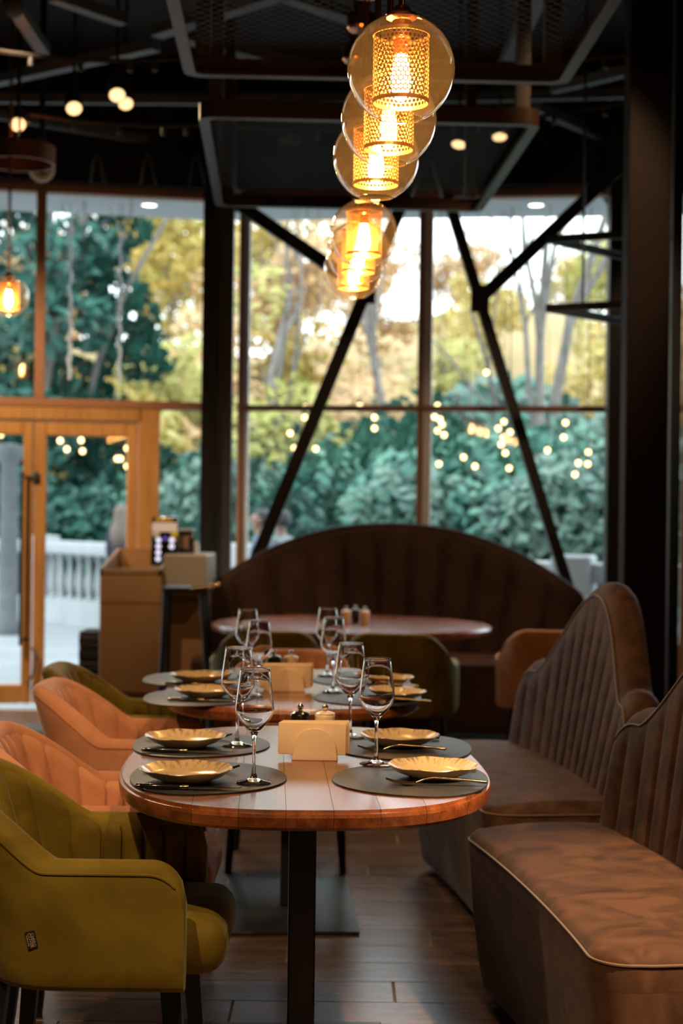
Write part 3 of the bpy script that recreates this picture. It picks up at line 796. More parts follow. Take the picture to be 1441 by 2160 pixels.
sofa('velvet_sofa', 'brown velvet scallop-backed sofa beside the second table', 0.375, 5.285, math.radians(7.5), 1.34, 0.40, 1.12, 0.81, BROWN, 13, 0.05, bell=0.38, pw_=0.68)
p = at(828, 1200, 9.55)
sofa('arched_banquette', 'wide dark brown banquette with a high arched channelled back by the window', p.x, 9.42, PI/2-0.02, 2.42, 0.48, 1.30, 0.86, BANQ, 11, 0.22, lean=0.06, r_sh=0.05, dome=2.2, chd=0.045)

# ------------------------------------------------------------------ tableware
TZ = 0.75
def pebble(a, b, k, n=48):
    pts = []
    for i in range(n):
        th = 2*PI*i/n; c, s_ = math.cos(th), math.sin(th)
        e = 2/2.3
        x = a*math.copysign(abs(c)**e, c); y = b*math.copysign(abs(s_)**e, s_)
        pts.append((x, y*(1-k*x/a)))
    return pts
mt = MB().prism(pebble(0.172, 0.215, 0.16), 0.0, 0.0032, 0.0008)
MATME = mt.mesh('placemat_top', MATLEATHER, 40)
MATED = MB().prism([(x*1.003, y*1.003) for x, y in pebble(0.172, 0.215, 0.16)], 0.0002, 0.0022).mesh('placemat_backing', MATEDGE)
def placemat(label, x, y, rz):
    t = thing('placemat', label, 'placemat', (x, y, TZ+0.0002), rz, None)
    obj('backing', MATED, t); obj('leather_top', MATME, t, (0, 0, 0.0006)); return t
_pr = [(0.0, 0.004), (0.045, 0.004), (0.047, 0.0), (0.053, 0.0), (0.056, 0.004), (0.080, 0.0125), (0.098, 0.0255), (0.1015, 0.0285), (0.1005, 0.030), (0.097, 0.0285), (0.080, 0.0175), (0.064, 0.0108), (0.03, 0.0085), (0.0, 0.008)]
pm = MB().lathe(_pr, 64)
pm.v = [(x*(1+0.008*math.sin(5*math.atan2(y, x))), y*(1+0.008*math.sin(5*math.atan2(y, x))), z+(0.0012*math.sin(7*math.atan2(y, x)) if z > 0.024 else 0)) for x, y, z in pm.v]
PLM = pm.mesh('shallow_bowl', PLATE, 60)
def plate(label, x, y): 
    o = obj('shallow_plate', PLM, None, (x, y, TZ+0.0046), random.uniform(0, 6)); return tag(o, label, 'plate')
def glass_mesh():
    out = [(0.0, 0.0), (0.037, 0.0), (0.039, 0.0012), (0.0375, 0.003), (0.02, 0.0065), (0.0085, 0.012), (0.0048, 0.022), (0.0038, 0.045), (0.0038, 0.085), (0.0048, 0.098), (0.009, 0.109), (0.021, 0.122), (0.034, 0.137), (0.0412, 0.150), (0.0425, 0.159), (0.0412, 0.172), (0.037, 0.205), (0.0325, 0.240), (0.0321, 0.2465), (0.0316, 0.2478)]
    inn = [(0.0304, 0.2478), (0.0300, 0.2465), (0.0312, 0.240), (0.0358, 0.205), (0.0398, 0.172), (0.0410, 0.159), (0.0397, 0.151), (0.0325, 0.1385), (0.019, 0.1245), (0.008, 0.1155), (0.0, 0.113)]
    return MB().lathe(out+inn, 48).mesh('wine_glass', GLASS, 60)
WG = glass_mesh()
def wineglass(label, x, y, z=TZ+0.0048):
    return tag(obj('wine_glass', WG, None, (x, y, z), random.uniform(0, 6)), label, 'wine glass')
def knife_meshes():
    h = MB().tube([(-0.105, 0, 0.0075), (-0.100, 0, 0.0075), (-0.05, 0, 0.007), (-0.012, 0, 0.006)], [0.0045, 0.0075, 0.0068, 0.0058], 10, flat=0.8).mesh('handle', BLKCER, True)
    e = MB().tube([(-0.109, 0, 0.0075), (-0.106, 0, 0.0075), (-0.099, 0, 0.0075)], [0.003, 0.0076, 0.0078], 10, flat=0.8).mesh('end_cap', GOLDST, True)
    f = MB().tube([(-0.014, 0, 0.006), (-0.004, 0, 0.006), (0.004, 0, 0.006)], [0.0068, 0.0075, 0.005], 10, flat=0.8).mesh('bolster', GOLDST, True)
    poly = [(0.0, -0.004), (0.02, -0.009), (0.09, -0.0095), (0.112, -0.002), (0.115, 0.004), (0.02, 0.005), (0.0, 0.004)]
    b = MB().prism(poly, 0.0045, 0.0065, 0.0006).mesh('blade', CHROME)
    return [('handle', h), ('end_cap', e), ('bolster', f), ('blade', b)]
def fork_meshes():
    h = MB().tube([(0.115, 0, 0.010), (0.112, 0, 0.010), (0.06, 0, 0.0145), (0.0, 0, 0.0175), (-0.02, 0, 0.014), (-0.04, 0, 0.006)], [0.0045, 0.0058, 0.0046, 0.003, 0.0032, 0.004], 10, flat=0.7).mesh('handle', GOLDST, True)
    rows = []
    for x, w, z in ((-0.038, 0.004, 0.0062), (-0.046, 0.009, 0.004), (-0.058, 0.0115, 0.0036), (-0.066, 0.0118, 0.0046)):
        rows.append([(x, -w, z+0.0018), (x, 0, z), (x, w, z+0.0018), (x, w, z+0.0034), (x, 0, z+0.0016), (x, -w, z+0.0034)])
    m = MB(); m.grid(rows, True); m.f.append((5,4,3,2,1,0)); m.f.append(tuple(18+k for k in range(6)))
    hd = m.mesh('head', GOLDST, 60)
    ti = []
    for k in range(4):
        y = -0.0095+k*0.00633
        ti.append(MB().tube([(-0.065, y, 0.0058), (-0.085, y, 0.0085), (-0.103, y, 0.0145)], [0.0017, 0.0015, 0.0007], 6).mesh('tine', GOLDST, True))
    return [('handle', h), ('head', hd)]+[('tine', q) for q in ti]
KN, FK = knife_meshes(), fork_meshes()
def cutlery(kind, label, x, y, rz, z=TZ+0.0042):
    t = thing(kind, label, kind, (x, y, z), rz)
    for nm, me in (KN if kind == 'knife' else FK): obj(nm, me, t)
    return t
# table 1 and 2: (mat, plate, glass) per side
SET1 = [ # name, mat xy, mat rot, plate px, glass px, side
    ('near left', (440, 1641), 0.10, (393, 1640), (535, 1656), -1),
    ('far left', (425, 1572), 0.06, (391, 1568), (500, 1577), -1),
    ('near right', (865, 1645), PI-0.10, (913, 1632), (793, 1617), 1),
    ('far right', (850, 1578), PI-0.06, (843, 1566), (738, 1559), 1)]
for nm, m_, r_, pl_, gl_, sd in SET1:
    q = on(*m_, TZ); placemat('dark grey pebble-shaped placemat at the %s of the front table' % nm, q.x, q.y, r_)
    q = on(*pl_, TZ+0.012); px_, py_ = q.x, q.y
    plate('ochre glazed plate with streaked rim, %s of the front table' % nm, px_, py_)
    q = on(*gl_, TZ); wineglass('tall stemmed wine glass at the %s of the front table' % nm, q.x, q.y)
    if sd < 0:
        cutlery('knife', 'black-handled knife in front of the %s plate, front table' % nm, px_+0.012, py_-0.108, 0.03 if 'near' in nm else -0.02)
        cutlery('fork', 'fork lying behind the %s plate, front table' % nm, px_+0.005, py_+0.118, PI+0.12)
    else:
        cutlery('fork', 'bronze-toned fork in front of the %s plate, front table' % nm, px_-0.005, py_-0.112, -0.02)
        cutlery('knife', 'knife lying behind the %s plate, front table' % nm, px_, py_+0.115, PI)
SET2 = [('near left', (418, 1474), 0.08, (434, 1466), (545, 1477), -1), ('far left', (405, 1434), 0.05, (420, 1434), (521, 1436), -1),
        ('near right', (775, 1473), PI-0.08, (832, 1471), (702, 1464), 1), ('far right', (762, 1436), PI-0.05, (812, 1440), (690, 1429), 1)]
for nm, m_, r_, pl_, gl_, sd in SET2:
    q = on(*m_, TZ); placemat('dark grey pebble-shaped placemat at the %s of the second table' % nm, q.x, q.y, r_)
    q = on(*pl_, TZ+0.012); px_, py_ = q.x, q.y
    plate('ochre glazed plate at the %s of the second table' % nm, px_, py_)
    q = on(*gl_, TZ); wineglass('tall stemmed wine glass at the %s of the second table' % nm, q.x, q.y)
    if sd < 0: cutlery('knife', 'black-handled knife in front of the %s plate, second table' % nm, px_+0.0, py_-0.110, 0.03)
    else: cutlery('fork', 'bronze-toned fork in front of the %s plate, second table' % nm, px_-0.005, py_-0.112, -0.02)

def napkin_set(where, x, y, rz):
    t = thing('napkin_holder', 'cream ceramic napkin holder with domed sides on the %s table' % where, 'napkin holder', (x, y, TZ), rz)
    def dome(n=20):
        pts = [(-0.055, 0.0)]
        for k in range(n+1):
            a = PI-PI*k/n; e = 2/2.4; c, s_ = math.cos(a), math.sin(a)
            pts.append((0.052*math.copysign(abs(c)**e, c), 0.012+0.066*abs(s_)**e))
        pts.append((0.055, 0.0)); return pts
    R_ = Matrix.Rotation(PI/2, 4, 'X')
    for yy in (-0.022, 0.016):
        MB().prism(dome(), -0.004, 0.004, 0.0025, Matrix.Translation((0, yy, 0))@R_).build('domed_side', CERAM, t, 50)
    MB().rbox(-0.055, 0.055, -0.024, 0.020, 0.0, 0.012, 0.004, 2).build('foot', CERAM, t, 50)
    for k, (yy, dx, tl) in enumerate(((-0.012, -0.006, 0.01), (-0.004, -0.002, 0.0), (0.004, 0.003, -0.012))):
        m = MB(); m.rbox(-0.082, 0.080, -0.0035, 0.0035, 0.0, 0.076, 0.003, 2)
        o = m.build('paper_napkin', NAPKIN, None, 40); o.matrix_world = Matrix.Translation((x, y, TZ+0.0125)) @ Matrix.Rotation(rz, 4, 'Z') @ Matrix.Translation((dx, yy, 0.002*k)) @ Matrix.Rotation(tl, 4, 'Y')
        tag(o, 'folded cream paper napkin, %s in the holder on the %s table' % (('frontmost', 'middle', 'rearmost')[k], where), 'napkin', 'napkins on the %s table' % where)
def shaker(label, x, y, m_):
    t = thing('shaker', label, 'shaker', (x, y, TZ))
    MB().lathe([(0.0, 0.0), (0.020, 0.0), (0.0215, 0.002), (0.0262, 0.062), (0.0262, 0.066), (0.024, 0.069), (0.0, 0.070)], 28).build('pot', m_, t, 40)
    MB().lathe([(0.0255, 0.069), (0.0258, 0.071), (0.018, 0.0745), (0.007, 0.077), (0.0, 0.0775)], 28).build('lid', m_, t, 60)
    MB().lathe([(0.0, 0.076), (0.006, 0.0765), (0.0052, 0.080), (0.0078, 0.084), (0.0086, 0.088), (0.0075, 0.093), (0.004, 0.0955), (0.0, 0.096)], 20).build('knob', CHROME, t, True)
q = on(664, 1604, TZ); napkin_set('front', q.x, q.y+0.02, -0.02)
q = at(634, 1484, 4.06); shaker('black ceramic shaker with chrome knob on the front table', q.x, 4.06, BLKCER)
q = at(686, 1484, 4.06); shaker('cream ceramic shaker with chrome knob on the front table', q.x, 4.06, CERAM)
q = on(608, 1459, TZ); napkin_set('second', q.x, q.y+0.02, 0.02)
q = at(578, 1376, 5.68); shaker('black ceramic shaker with chrome knob on the second table', q.x, 5.68, BLKCER)
q = at(614, 1376, 5.68); shaker('cream ceramic shaker with chrome knob on the second table', q.x, 5.68, CERAM)
q = at(750, 1300, 8.6); shaker('black ceramic shaker between two cream ones on the round table', q.x, 8.62, BLKCER)
q = at(733, 1300, 8.5); shaker('cream ceramic shaker left of the black one on the round table', q.x-0.008, 8.5, CERAM)
q = at(768, 1300, 8.5); shaker('cream ceramic shaker right of the black one on the round table', q.x+0.004, 8.5, CERAM)

# ------------------------------------------------------------------ host stand corner
SD = 9.2
p0 = at(207, 1480, SD); p1 = at(337, 1480, SD); sw = p1.x-p0.x
t = thing('host_stand', 'tan host stand with an open slanted top beside the doors', 'host stand', (p0.x, SD, 0))
bz0, bz1 = at(270, 1462, SD).z, at(270, 1205, SD).z
MB().rbox(0, sw, 0, 0.52, bz0, bz1, 0.012, 2).build('front_cabinet', STAND, t, 40)
MB().box(0.002, sw-0.002, -0.002, 0.0, bz0+(bz1-bz0)*0.735, bz0+(bz1-bz0)*0.745).build('panel_joint', mat('joint', (0.12, 0.06, 0.03), 0.6), t)
# slanted side walls of the tray
for x_, m_ in ((0.0, STAND), (sw-0.018, STANDIN)):
    v = []; 
    for xx in (x_, x_+0.018):
        v += [(xx, 0.0, bz1-0.03), (xx, 0.72, bz1-0.03), (xx, 0.72, bz1+0.12), (xx, 0.0, bz1+0.012)]
    MB().add(v, [(0,1,2,3), (7,6,5,4), (0,4,5,1), (1,5,6,2), (2,6,7,3), (3,7,4,0)]).build('tray_side', m_, t)
MB().box(0.018, sw-0.018, 0.70, 0.718, bz1-0.03, bz1+0.12).build('tray_back', STAND, t)
MB().box(0.0, sw, 0.0, 0.012, bz1-0.02, bz1+0.014).build('tray_lip', mat('lip', (0.42, 0.27, 0.15), 0.35), t)
MB().rbox(sw, sw+0.26, 0.10, 0.72, bz1-0.14, bz1+0.10, 0.01, 1).build('side_wing', STANDIN, t)
MB().rbox(sw+0.004, sw+0.25, 0.30, 0.72, 0.12, bz1-0.14, 0.006, 1).build('side_cabinet', STAND, t)
MB().rbox(0.03, sw+0.2, 0.06, 0.50, 0.09, bz0+0.002, 0.006, 1).build('plinth', mat('plinth_wood', (0.33, 0.14, 0.05), 0.5), t)
for x_, y_ in ((0.06, 0.10), (sw+0.14, 0.10), (0.06, 0.46), (sw+0.14, 0.46)):
    MB().lathe([(0.0, -0.014), (0.045, -0.014), (0.048, -0.006), (0.048, 0.006), (0.045, 0.014), (0, 0.014)], 16, Matrix.Translation((x_, y_, 0.048))@Matrix.Rotation(PI/2, 4, 'Y')).build('castor', GREYST, t, 40)
# payment terminal leaning in the tray
q = at(346, 1192, SD+0.28); t = thing('payment_terminal', 'black payment terminal with lit round buttons standing on the host stand', 'terminal', (q.x, q.y, q.z-0.005), 0.0)
TM = Matrix.Rotation(-0.12, 4, 'X')
kk = SD/F
MB().rbox(-0.082, 0.082, -0.02, 0.02, 0.0, 0.30, 0.012, 2, TM).build('body', BLKCER, t, 40)
MB().rbox(-0.075, 0.075, -0.026, -0.019, 0.205, 0.262, 0.003, 1, TM).build('screen', mat('terminal_screen', (0.5, 0.42, 0.36), 0.3, emis=(0.62, 0.45, 0.36), es=0.5), t)
MB().rbox(-0.06, 0.05, -0.024, -0.019, 0.268, 0.29, 0.003, 1, TM).build('header_strip', mat('terminal_yellow', (0.75, 0.5, 0.03), 0.4), t)
LIT = mat('lit_key', (0.7, 0.72, 0.9), 0.4, emis=(0.62, 0.66, 0.95), es=0.95)
for x_, z_ in ((-0.035, 0.155), (-0.035, 0.117), (-0.035, 0.079), (-0.035, 0.041), (0.045, 0.155), (0.045, 0.117)):
    MB().lathe([(0.0, 0.004), (0.016, 0.003), (0.017, 0.0)], 14, TM@Matrix.Translation((x_, -0.02, z_))@Matrix.Rotation(PI/2, 4, 'X')).build('lit_button', LIT, t, True)
MB().lathe([(0.0, 0.004), (0.014, 0.003), (0.015, 0.0)], 14, TM@Matrix.Translation((0.005, -0.02, 0.166))@Matrix.Rotation(PI/2, 4, 'X')).build('blue_button', mat('blue_key', (0.08, 0.05, 0.3), 0.3, emis=(0.1, 0.06, 0.4), es=0.6), t, True)
MB().lathe([(0.0, 0.006), (0.022, 0.004), (0.024, 0.0)], 16, TM@Matrix.Translation((-0.05, -0.021, 0.192))@Matrix.Rotation(PI/2, 4, 'X')).build('white_dial', mat('dial_white', (0.75, 0.75, 0.73), 0.4), t, True)
MB().lathe([(0.0, 0.006), (0.022, 0.004), (0.024, 0.0)], 16, TM@Matrix.Translation((0.06, -0.021, 0.192))@Matrix.Rotation(PI/2, 4, 'X')).build('yellow_dial', mat('dial_yellow', (0.7, 0.62, 0.02), 0.4), t, True)
q = at(392, 1170, SD+0.45); t = thing('receipt_printer', 'dark box with pale lid beside the payment terminal', 'printer', (q.x, q.y, bz1+0.10))
MB().rbox(-0.05, 0.05, -0.05, 0.09, 0.0, 0.135, 0.008, 2).build('body', BLKCER, t, 40)
MB().rbox(-0.045, 0.05, -0.05, 0.09, 0.136, 0.15, 0.004, 1).build('lid', mat('printer_lid', (0.45, 0.5, 0.52), 0.4), t)
MB().box(-0.035, 0.02, -0.053, -0.049, 0.03, 0.11).build('front_panel', mat('printer_panel', (0.35, 0.2, 0.13), 0.5), t)
q = at(413, 1162, SD+0.45); tag(MB().lathe([(0.0, 0), (0.018, 0.0), (0.019, 0.06), (0.012, 0.075), (0, 0.077)], 14).build('white_bottle', mat('white_plastic', (0.7, 0.74, 0.76), 0.4), None, 40), 'small white bottle at the right end of the host stand', 'bottle').location = (q.x, q.y, bz1+0.10)
# black high stool
q = at(392, 1236, 8.75); t = thing('bar_stool', 'black metal bar stool between the host stand and the banquette', 'bar stool', (q.x, 8.75, 0))
sz = q.z
MB().rbox(-0.12, 0.14, -0.14, 0.14, sz-0.035, sz, 0.012, 2).build('seat', BLACK, t, 40)
for sx_ in (-1, 1):
    for sy_ in (-1, 1):
        MB().tube([(0.10*sx_, 0.11*sy_, sz-0.03), (0.15*sx_+0.02, 0.16*sy_, 0)], 0.016, 8).build('leg', BLACK, t, True)
MB().tube([(-0.14, -0.15, 0.28), (0.16, -0.15, 0.28)], 0.010, 8).build('footrest', BLACK, t, True)
MB().tube([(0.04, -0.15, sz-0.005), (0.20, -0.12, sz+0.02)], 0.012, 8).build('chrome_bar', CHROME, t, True)
# black slatted crate left of the stand
q0, q1 = at(164, 1480, 9.75), at(215, 1480, 9.75); t = thing('slatted_cabinet', 'black slatted low cabinet with a silver strip, left of the host stand', 'cabinet', (q0.x, 9.75, 0))
cz = at(185, 1330, 9.75).z
MB().box(0.0, q1.x-q0.x+0.1, 0.02, 0.35, 0.0, cz-0.01).build('carcass', MATTE, t)
for k in range(7):
    z_ = 0.03+k*(cz-0.05)/7; MB().rbox(0.0, q1.x-q0.x+0.1, 0.0, 0.02, z_, z_+0.06, 0.004, 1).build('slat', BLACK, t)
MB().box(0.01, q1.x-q0.x+0.08, -0.006, 0.0, at(185, 1366, 9.75).z, at(185, 1358, 9.75).z).build('metal_strip', CHROME, t)
# dark door mat
tag(MB().rbox(-4.0, -1.5, -0.20, 0.20, 0.0, 0.008, 0.003, 1, Matrix.Translation((0.3, 10.05, 0))@Matrix.Rotation(0.18, 4, 'Z')).build('door_mat', noisy('mat_fibre', (0.05, 0.05, 0.055), (0.08, 0.08, 0.085), 60, 0.9)), 'dark grey mat on the floor before the wooden doors', 'mat')

# ------------------------------------------------------------------ outdoors
struct('terrace', MB().box(-30, 30, 10.62, 26, -0.30, -0.03), TERR)
sof = MB()
for M_, L_ in ((ML, LL), (MC, LC), (MR, LR)): sof.box(-0.3, L_+0.3, 0.125, 1.05, ZT+0.005, ZT+0.25, M_)
struct('soffit', sof, SOFFIT)
for px, lab in ((315, 'round white downlight in the eaves seen through the left window'), (1131, 'round white downlight in the eaves seen through the right window')):
    q = on(px, 433, ZT+0.004); t = thing('eaves_downlight', lab, 'downlight', q)
    MB().lathe([(0.052, 0.0), (0.062, -0.004), (0.066, 0.004), (0.052, 0.004)], 20, closed=True).build('trim_ring', FRAMEW, t, True)
    MB().lathe([(0.0, -0.001), (0.052, -0.001), (0.052, 0.004)], 20).build('diffuser', SOFGLOW, t, True)

# glowing bulbs added outside the glass, standing in for interior lamp reflections
FB = MB().lathe([(0.0, -0.034), (0.012, -0.031), (0.020, -0.018), (0.019, -0.004), (0.009, 0.008), (0.0, 0.009)], 12).mesh('bulb', REFLGLOW, True)
FS = MB().lathe([(0.008, 0.006), (0.011, 0.008), (0.011, 0.032), (0.0, 0.034)], 8).mesh('socket', BLACK, True)
def string(label, pts, d, glabel, grp):
    P = [at(x, y, d+0.12*math.sin(i*2.1)) for i, (x, y) in enumerate(pts)]
    for p in P:
        t = thing('reflection_bulb', glabel, 'light bulb', p, 0, grp); obj('bulb', FB, t); obj('socket', FS, t)
    top = ZT+0.0
    o = Vector((P[0].x, P[0].y, top)); t = thing('added_bulb_cords', label, 'cord', o)
    for p in P: MB().tube([p-o+Vector((0,0,0.03)), Vector((p.x, p.y, top))-o], 0.0022, 4).build('cord', BLACK, t)
string('thin cords added to hold the reflection bulbs behind the door', [(127, 926), (141, 944), (171, 925), (174, 948), (268, 942), (273, 954), (247, 964), (254, 964), (268, 980), (2, 913)], 11.45, 'small warm bulb standing in for a lamp reflection, outside the wooden doors', 'reflection bulbs outside the doors')
string('thin cords added to hold the reflection bulbs left of the window mullion', [(643, 855), (643, 877), (612, 910), (621, 941), (666, 943), (759, 853), (790, 877), (790, 900)], 11.5, 'small warm bulb standing in for a lamp reflection, left of the middle window mullion', 'reflection bulbs left of the mullion')
string('thin cords added to hold the reflection bulbs right of the window mullion', [(923, 852), (917, 876), (928, 881), (933, 892), (923, 905), (937, 914), (926, 975), (978, 961), (1002, 980), (1051, 900), (1063, 886), (1076, 908), (1057, 934), (1066, 952), (1074, 984), (1026, 782)], 11.6, 'small warm bulb standing in for a lamp reflection, right of the middle window mullion', 'reflection bulbs right of the mullion')
string('thin cords added to hold the reflection bulbs beyond the right diagonal brace', [(1193, 888), (1189, 919), (1155, 946), (1241, 950), (1220, 973), (1240, 975), (1213, 997)], 11.5, 'small warm bulb standing in for a lamp reflection, right of the right diagonal brace', 'reflection bulbs right of the brace')
# pale icicle light strands outside the left window
ICE = mat('icicle_wire', (0.72, 0.76, 0.78), 0.4)
for px, y0, y1, lab in ((150, 470, 800, 'left'), (255, 490, 805, 'right')):
    o = at(px, y0, 11.6); t = thing('icicle_strand', 'pale hanging light strand outside the left window, %s one' % lab, 'light strand', o)
    P = [Vector((0.012*math.sin(k*1.7), 0.01*math.cos(k*2.3), (at(px, y1, 11.6).z-o.z)*k/24)) for k in range(25)]
    MB().tube(P, 0.011, 6).build('strand', ICE, t, True)
    up = ZT-o.z
    for s_ in (-0.10, 0.09): MB().tube([(0, 0, 0), (s_*0.4, 0, up*0.5), (s_, 0, up)], 0.005, 5).build('strand_top', ICE, t, True)
    for k in range(12): MB().lathe([(0.0, -0.012), (0.011, 0.0), (0.0, 0.012)], 6, Matrix.Translation(P[2*k+1]+Vector((0.02*(-1)**k, 0, 0)))).build('tiny_bulb', ICE, t, True)

# balustrade
BP = [Vector((-9.0, 22.5, 0)), Vector((-3.8, 20.0, 0)), Vector((-0.95, 16.0, 0)), Vector((1.87, 12.55, 0)), Vector((4.6, 11.6, 0))]
t = thing('balustrade', 'white stone balustrade with turned balusters along the terrace', 'balustrade', (0, 0, -0.03))
BALM = MB().lathe([(0.052, 0.30), (0.052, 0.33), (0.028, 0.35), (0.040, 0.42), (0.050, 0.50), (0.044, 0.58), (0.026, 0.72), (0.025, 0.78), (0.042, 0.81), (0.052, 0.86)], 12).mesh('baluster', STONEW, 40)
for a, b in zip(BP, BP[1:]):
    M_, L_ = frame_of(a, b)
    MB().box(-0.02, L_+0.02, -0.14, 0.14, 0.0, 0.30, M_).build('plinth', STONEW, t)
    MB().rbox(-0.05, L_+0.05, -0.13, 0.13, 0.86, 1.02, 0.03, 2, M_).build('handrail', STONEW, t, 40)
    MB().rbox(-0.16, 0.16, -0.16, 0.16, 0.0, 1.08, 0.02, 1, M_).build('pier', STONEW, t)
    n = int(L_/0.25)
    for k in range(1, n):
        obj('baluster', BALM, t, M_ @ Vector((L_*k/n, 0, 0)))
q = at(20, 1000, 17.5); tag(MB().lathe([(0.16, 0), (0.16, 0.1), (0.11, 0.16), (0.095, 1.9), (0.15, 2.0), (0.15, 2.12), (0.0, 2.14)], 20).build('stone_pillar', noisy('grey_stone', (0.13, 0.14, 0.15), (0.10, 0.11, 0.12), 6, 0.8), None, 40), 'grey round stone pillar outside the left door leaf', 'pillar').location = (q.x, 17.5, -0.03)

# people outside: one continuous skinned body each
def person(label, x, y, face, hgt, coat, trousers, skin, hair, longhair, arm=0.0):
    k = hgt/1.72
    V = {}; vl = []; el = []; rad = []
    def jt(n_, p, r, par=None):
        V[n_] = len(vl); vl.append(Vector(p)*k); rad.append(r if isinstance(r, tuple) else (r, r))
        if par: el.append((V[par], V[n_]))
    jt('pelvis', (0, 0, 0.95), (0.15, 0.11)); jt('waist', (0, 0, 1.10), (0.145, 0.10), 'pelvis'); jt('chest', (0.01, 0, 1.30), (0.165, 0.115), 'waist')
    jt('neckb', (0.0, 0, 1.43), (0.075, 0.07), 'chest'); jt('neck', (0.01, 0, 1.49), (0.052, 0.052), 'neckb')
    jt('jaw', (0.025, 0, 1.54), (0.062, 0.072), 'neck'); jt('head', (0.018, 0, 1.61), (0.078, 0.096), 'jaw'); jt('crown', (0.008, 0, 1.675), (0.062, 0.075), 'head')
    for s_ in (1, -1):
        n_ = 'lr'[s_ > 0]
        jt('sh'+n_, (0, 0.175*s_, 1.385), 0.062, 'chest'); jt('el'+n_, (0.02+arm*0.1, 0.225*s_, 1.11), 0.048, 'sh'+n_)
        jt('wr'+n_, (0.10+arm*0.16, 0.20*s_, 0.89+arm*0.22), 0.032, 'el'+n_); jt('pa'+n_, (0.13+arm*0.2, 0.195*s_, 0.82+arm*0.26), (0.036, 0.018), 'wr'+n_)
        for q, dy in enumerate((-0.028, -0.010, 0.010, 0.028)):
            jt('f%d%s' % (q, n_), (0.14+arm*0.2, 0.195*s_+dy, 0.765+arm*0.26+0.006*abs(q-1.5)), 0.0095, 'pa'+n_)
            jt('g%d%s' % (q, n_), (0.155+arm*0.2, 0.195*s_+dy, 0.735+arm*0.26), 0.008, 'f%d%s' % (q, n_))
        jt('th'+n_, (0.165+arm*0.2, 0.185*s_, 0.80+arm*0.26), 0.010, 'pa'+n_)
        jt('hip'+n_, (0, 0.09*s_, 0.88), 0.10, 'pelvis'); jt('kn'+n_, (0.02, 0.10*s_, 0.49), 0.066, 'hip'+n_)
        jt('an'+n_, (-0.02, 0.105*s_, 0.09), 0.044, 'kn'+n_); jt('to'+n_, (0.14, 0.115*s_, 0.035), (0.04, 0.032), 'an'+n_)
    me = bpy.data.meshes.new('person'); me.from_pydata(vl, el, [])
    o = bpy.data.objects.new('person', me); COL.objects.link(o)
    md = o.modifiers.new('skin', 'SKIN'); md.use_smooth_shade = True
    sk = me.skin_vertices[0].data
    for i, r_ in enumerate(rad): sk[i].radius = (r_[0]*k, r_[1]*k); sk[i].use_root = (i == 0)
    sb = o.modifiers.new('sub', 'SUBSURF'); sb.levels = 2; sb.render_levels = 2
    dg = bpy.context.evaluated_depsgraph_get(); m2 = bpy.data.meshes.new_from_object(o.evaluated_get(dg)); bpy.data.objects.remove(o)
    m2.materials.clear()
    for q in (skin, coat, trousers): m2.materials.append(q)
    for f in m2.polygons:
        c = f.center/k
        hand = abs(c.y) > 0.12 and c.x > 0.115 and 0.7 < c.z < 1.2
        f.material_index = 0 if (c.z > 1.455 or hand) else (1 if c.z > 0.86 else 2); f.use_smooth = True
    t = thing('person', label, 'person', (x, y, -0.03), face)
    obj('body', m2, t)
    hm = MB()
    if longhair: prof = [(0.0, 1.735), (0.06, 1.725), (0.098, 1.68), (0.112, 1.61), (0.118, 1.52), (0.135, 1.42), (0.14, 1.30), (0.11, 1.20), (0.0, 1.17)]
    else: prof = [(0.0, 1.735), (0.06, 1.722), (0.095, 1.67), (0.100, 1.61), (0.09, 1.56), (0.0, 1.545)]
    hm.lathe(prof, 24)
    hm.v = [((-0.028+xx*(0.80 if xx > 0 else 0.95)-(0.035 if longhair and zz < 1.5 else 0))*k, yy*0.86*k, zz*k) for xx, yy, zz in hm.v]
    hm.build('hair', hair, t, 70)
    fm = MB().lathe([(0.0, -0.012), (0.008, -0.008), (0.010, 0.0), (0.006, 0.012), (0.0, 0.03)], 8, Matrix.Translation((0.118*k, 0, 1.595*k))); fm.build('nose', skin, t, True)
    for s_ in (-1, 1):
        MB().lathe([(0.0, -0.006), (0.010, -0.002), (0.010, 0.002), (0.0, 0.006)], 8, Matrix.Translation((0.105*k, 0.032*k*s_, 1.622*k))@Matrix.Rotation(PI/2, 4, 'Y')).build('eye', BLKCER, t, True)
        MB().lathe([(0.0, -0.008), (0.022, -0.006), (0.026, 0.0), (0.018, 0.008), (0.0, 0.006)], 10, Matrix.Translation((0.01*k, 0.082*k*s_, 1.60*k))@Matrix.Rotation(PI/2, 4, 'X')).build('ear', skin, t, True)
    MB().rbox(-0.004, 0.004, -0.022, 0.022, -0.004, 0.004, 0.002, 1, Matrix.Translation((0.112*k, 0, 1.545*k))).build('mouth', mat('lips', (0.35, 0.13, 0.11), 0.5), t)
SKIN = mat('skin', (0.34, 0.21, 0.16), 0.5)
HAIRB = noisy('light_brown_hair', (0.12, 0.09, 0.07), (0.17, 0.13, 0.105), 30, 0.6, stretch=(1, 1, 0.1)); HAIRD = mat('dark_hair', (0.05, 0.05, 0.055), 0.6)
NAVY = mat('dark_coat', (0.035, 0.035, 0.06), 0.8); JACKB = mat('blue_grey_jacket', (0.13, 0.16, 0.21), 0.8); JACKW = mat('pale_grey_jacket', (0.25, 0.28, 0.30), 0.8); TRS = mat('dark_trousers', (0.04, 0.045, 0.055), 0.8)
q = at(258, 1120, 17.2); person('person with long light brown hair in a dark coat outside the doors', q.x, 17.2, PI*0.35, 1.46, NAVY, TRS, SKIN, HAIRB, True)
q = at(548, 1100, 14.2); person('person with dark hair in a blue-grey jacket behind the left brace', q.x, 14.2, PI*1.02, 1.42, JACKB, TRS, SKIN, HAIRD, False, 0.4)
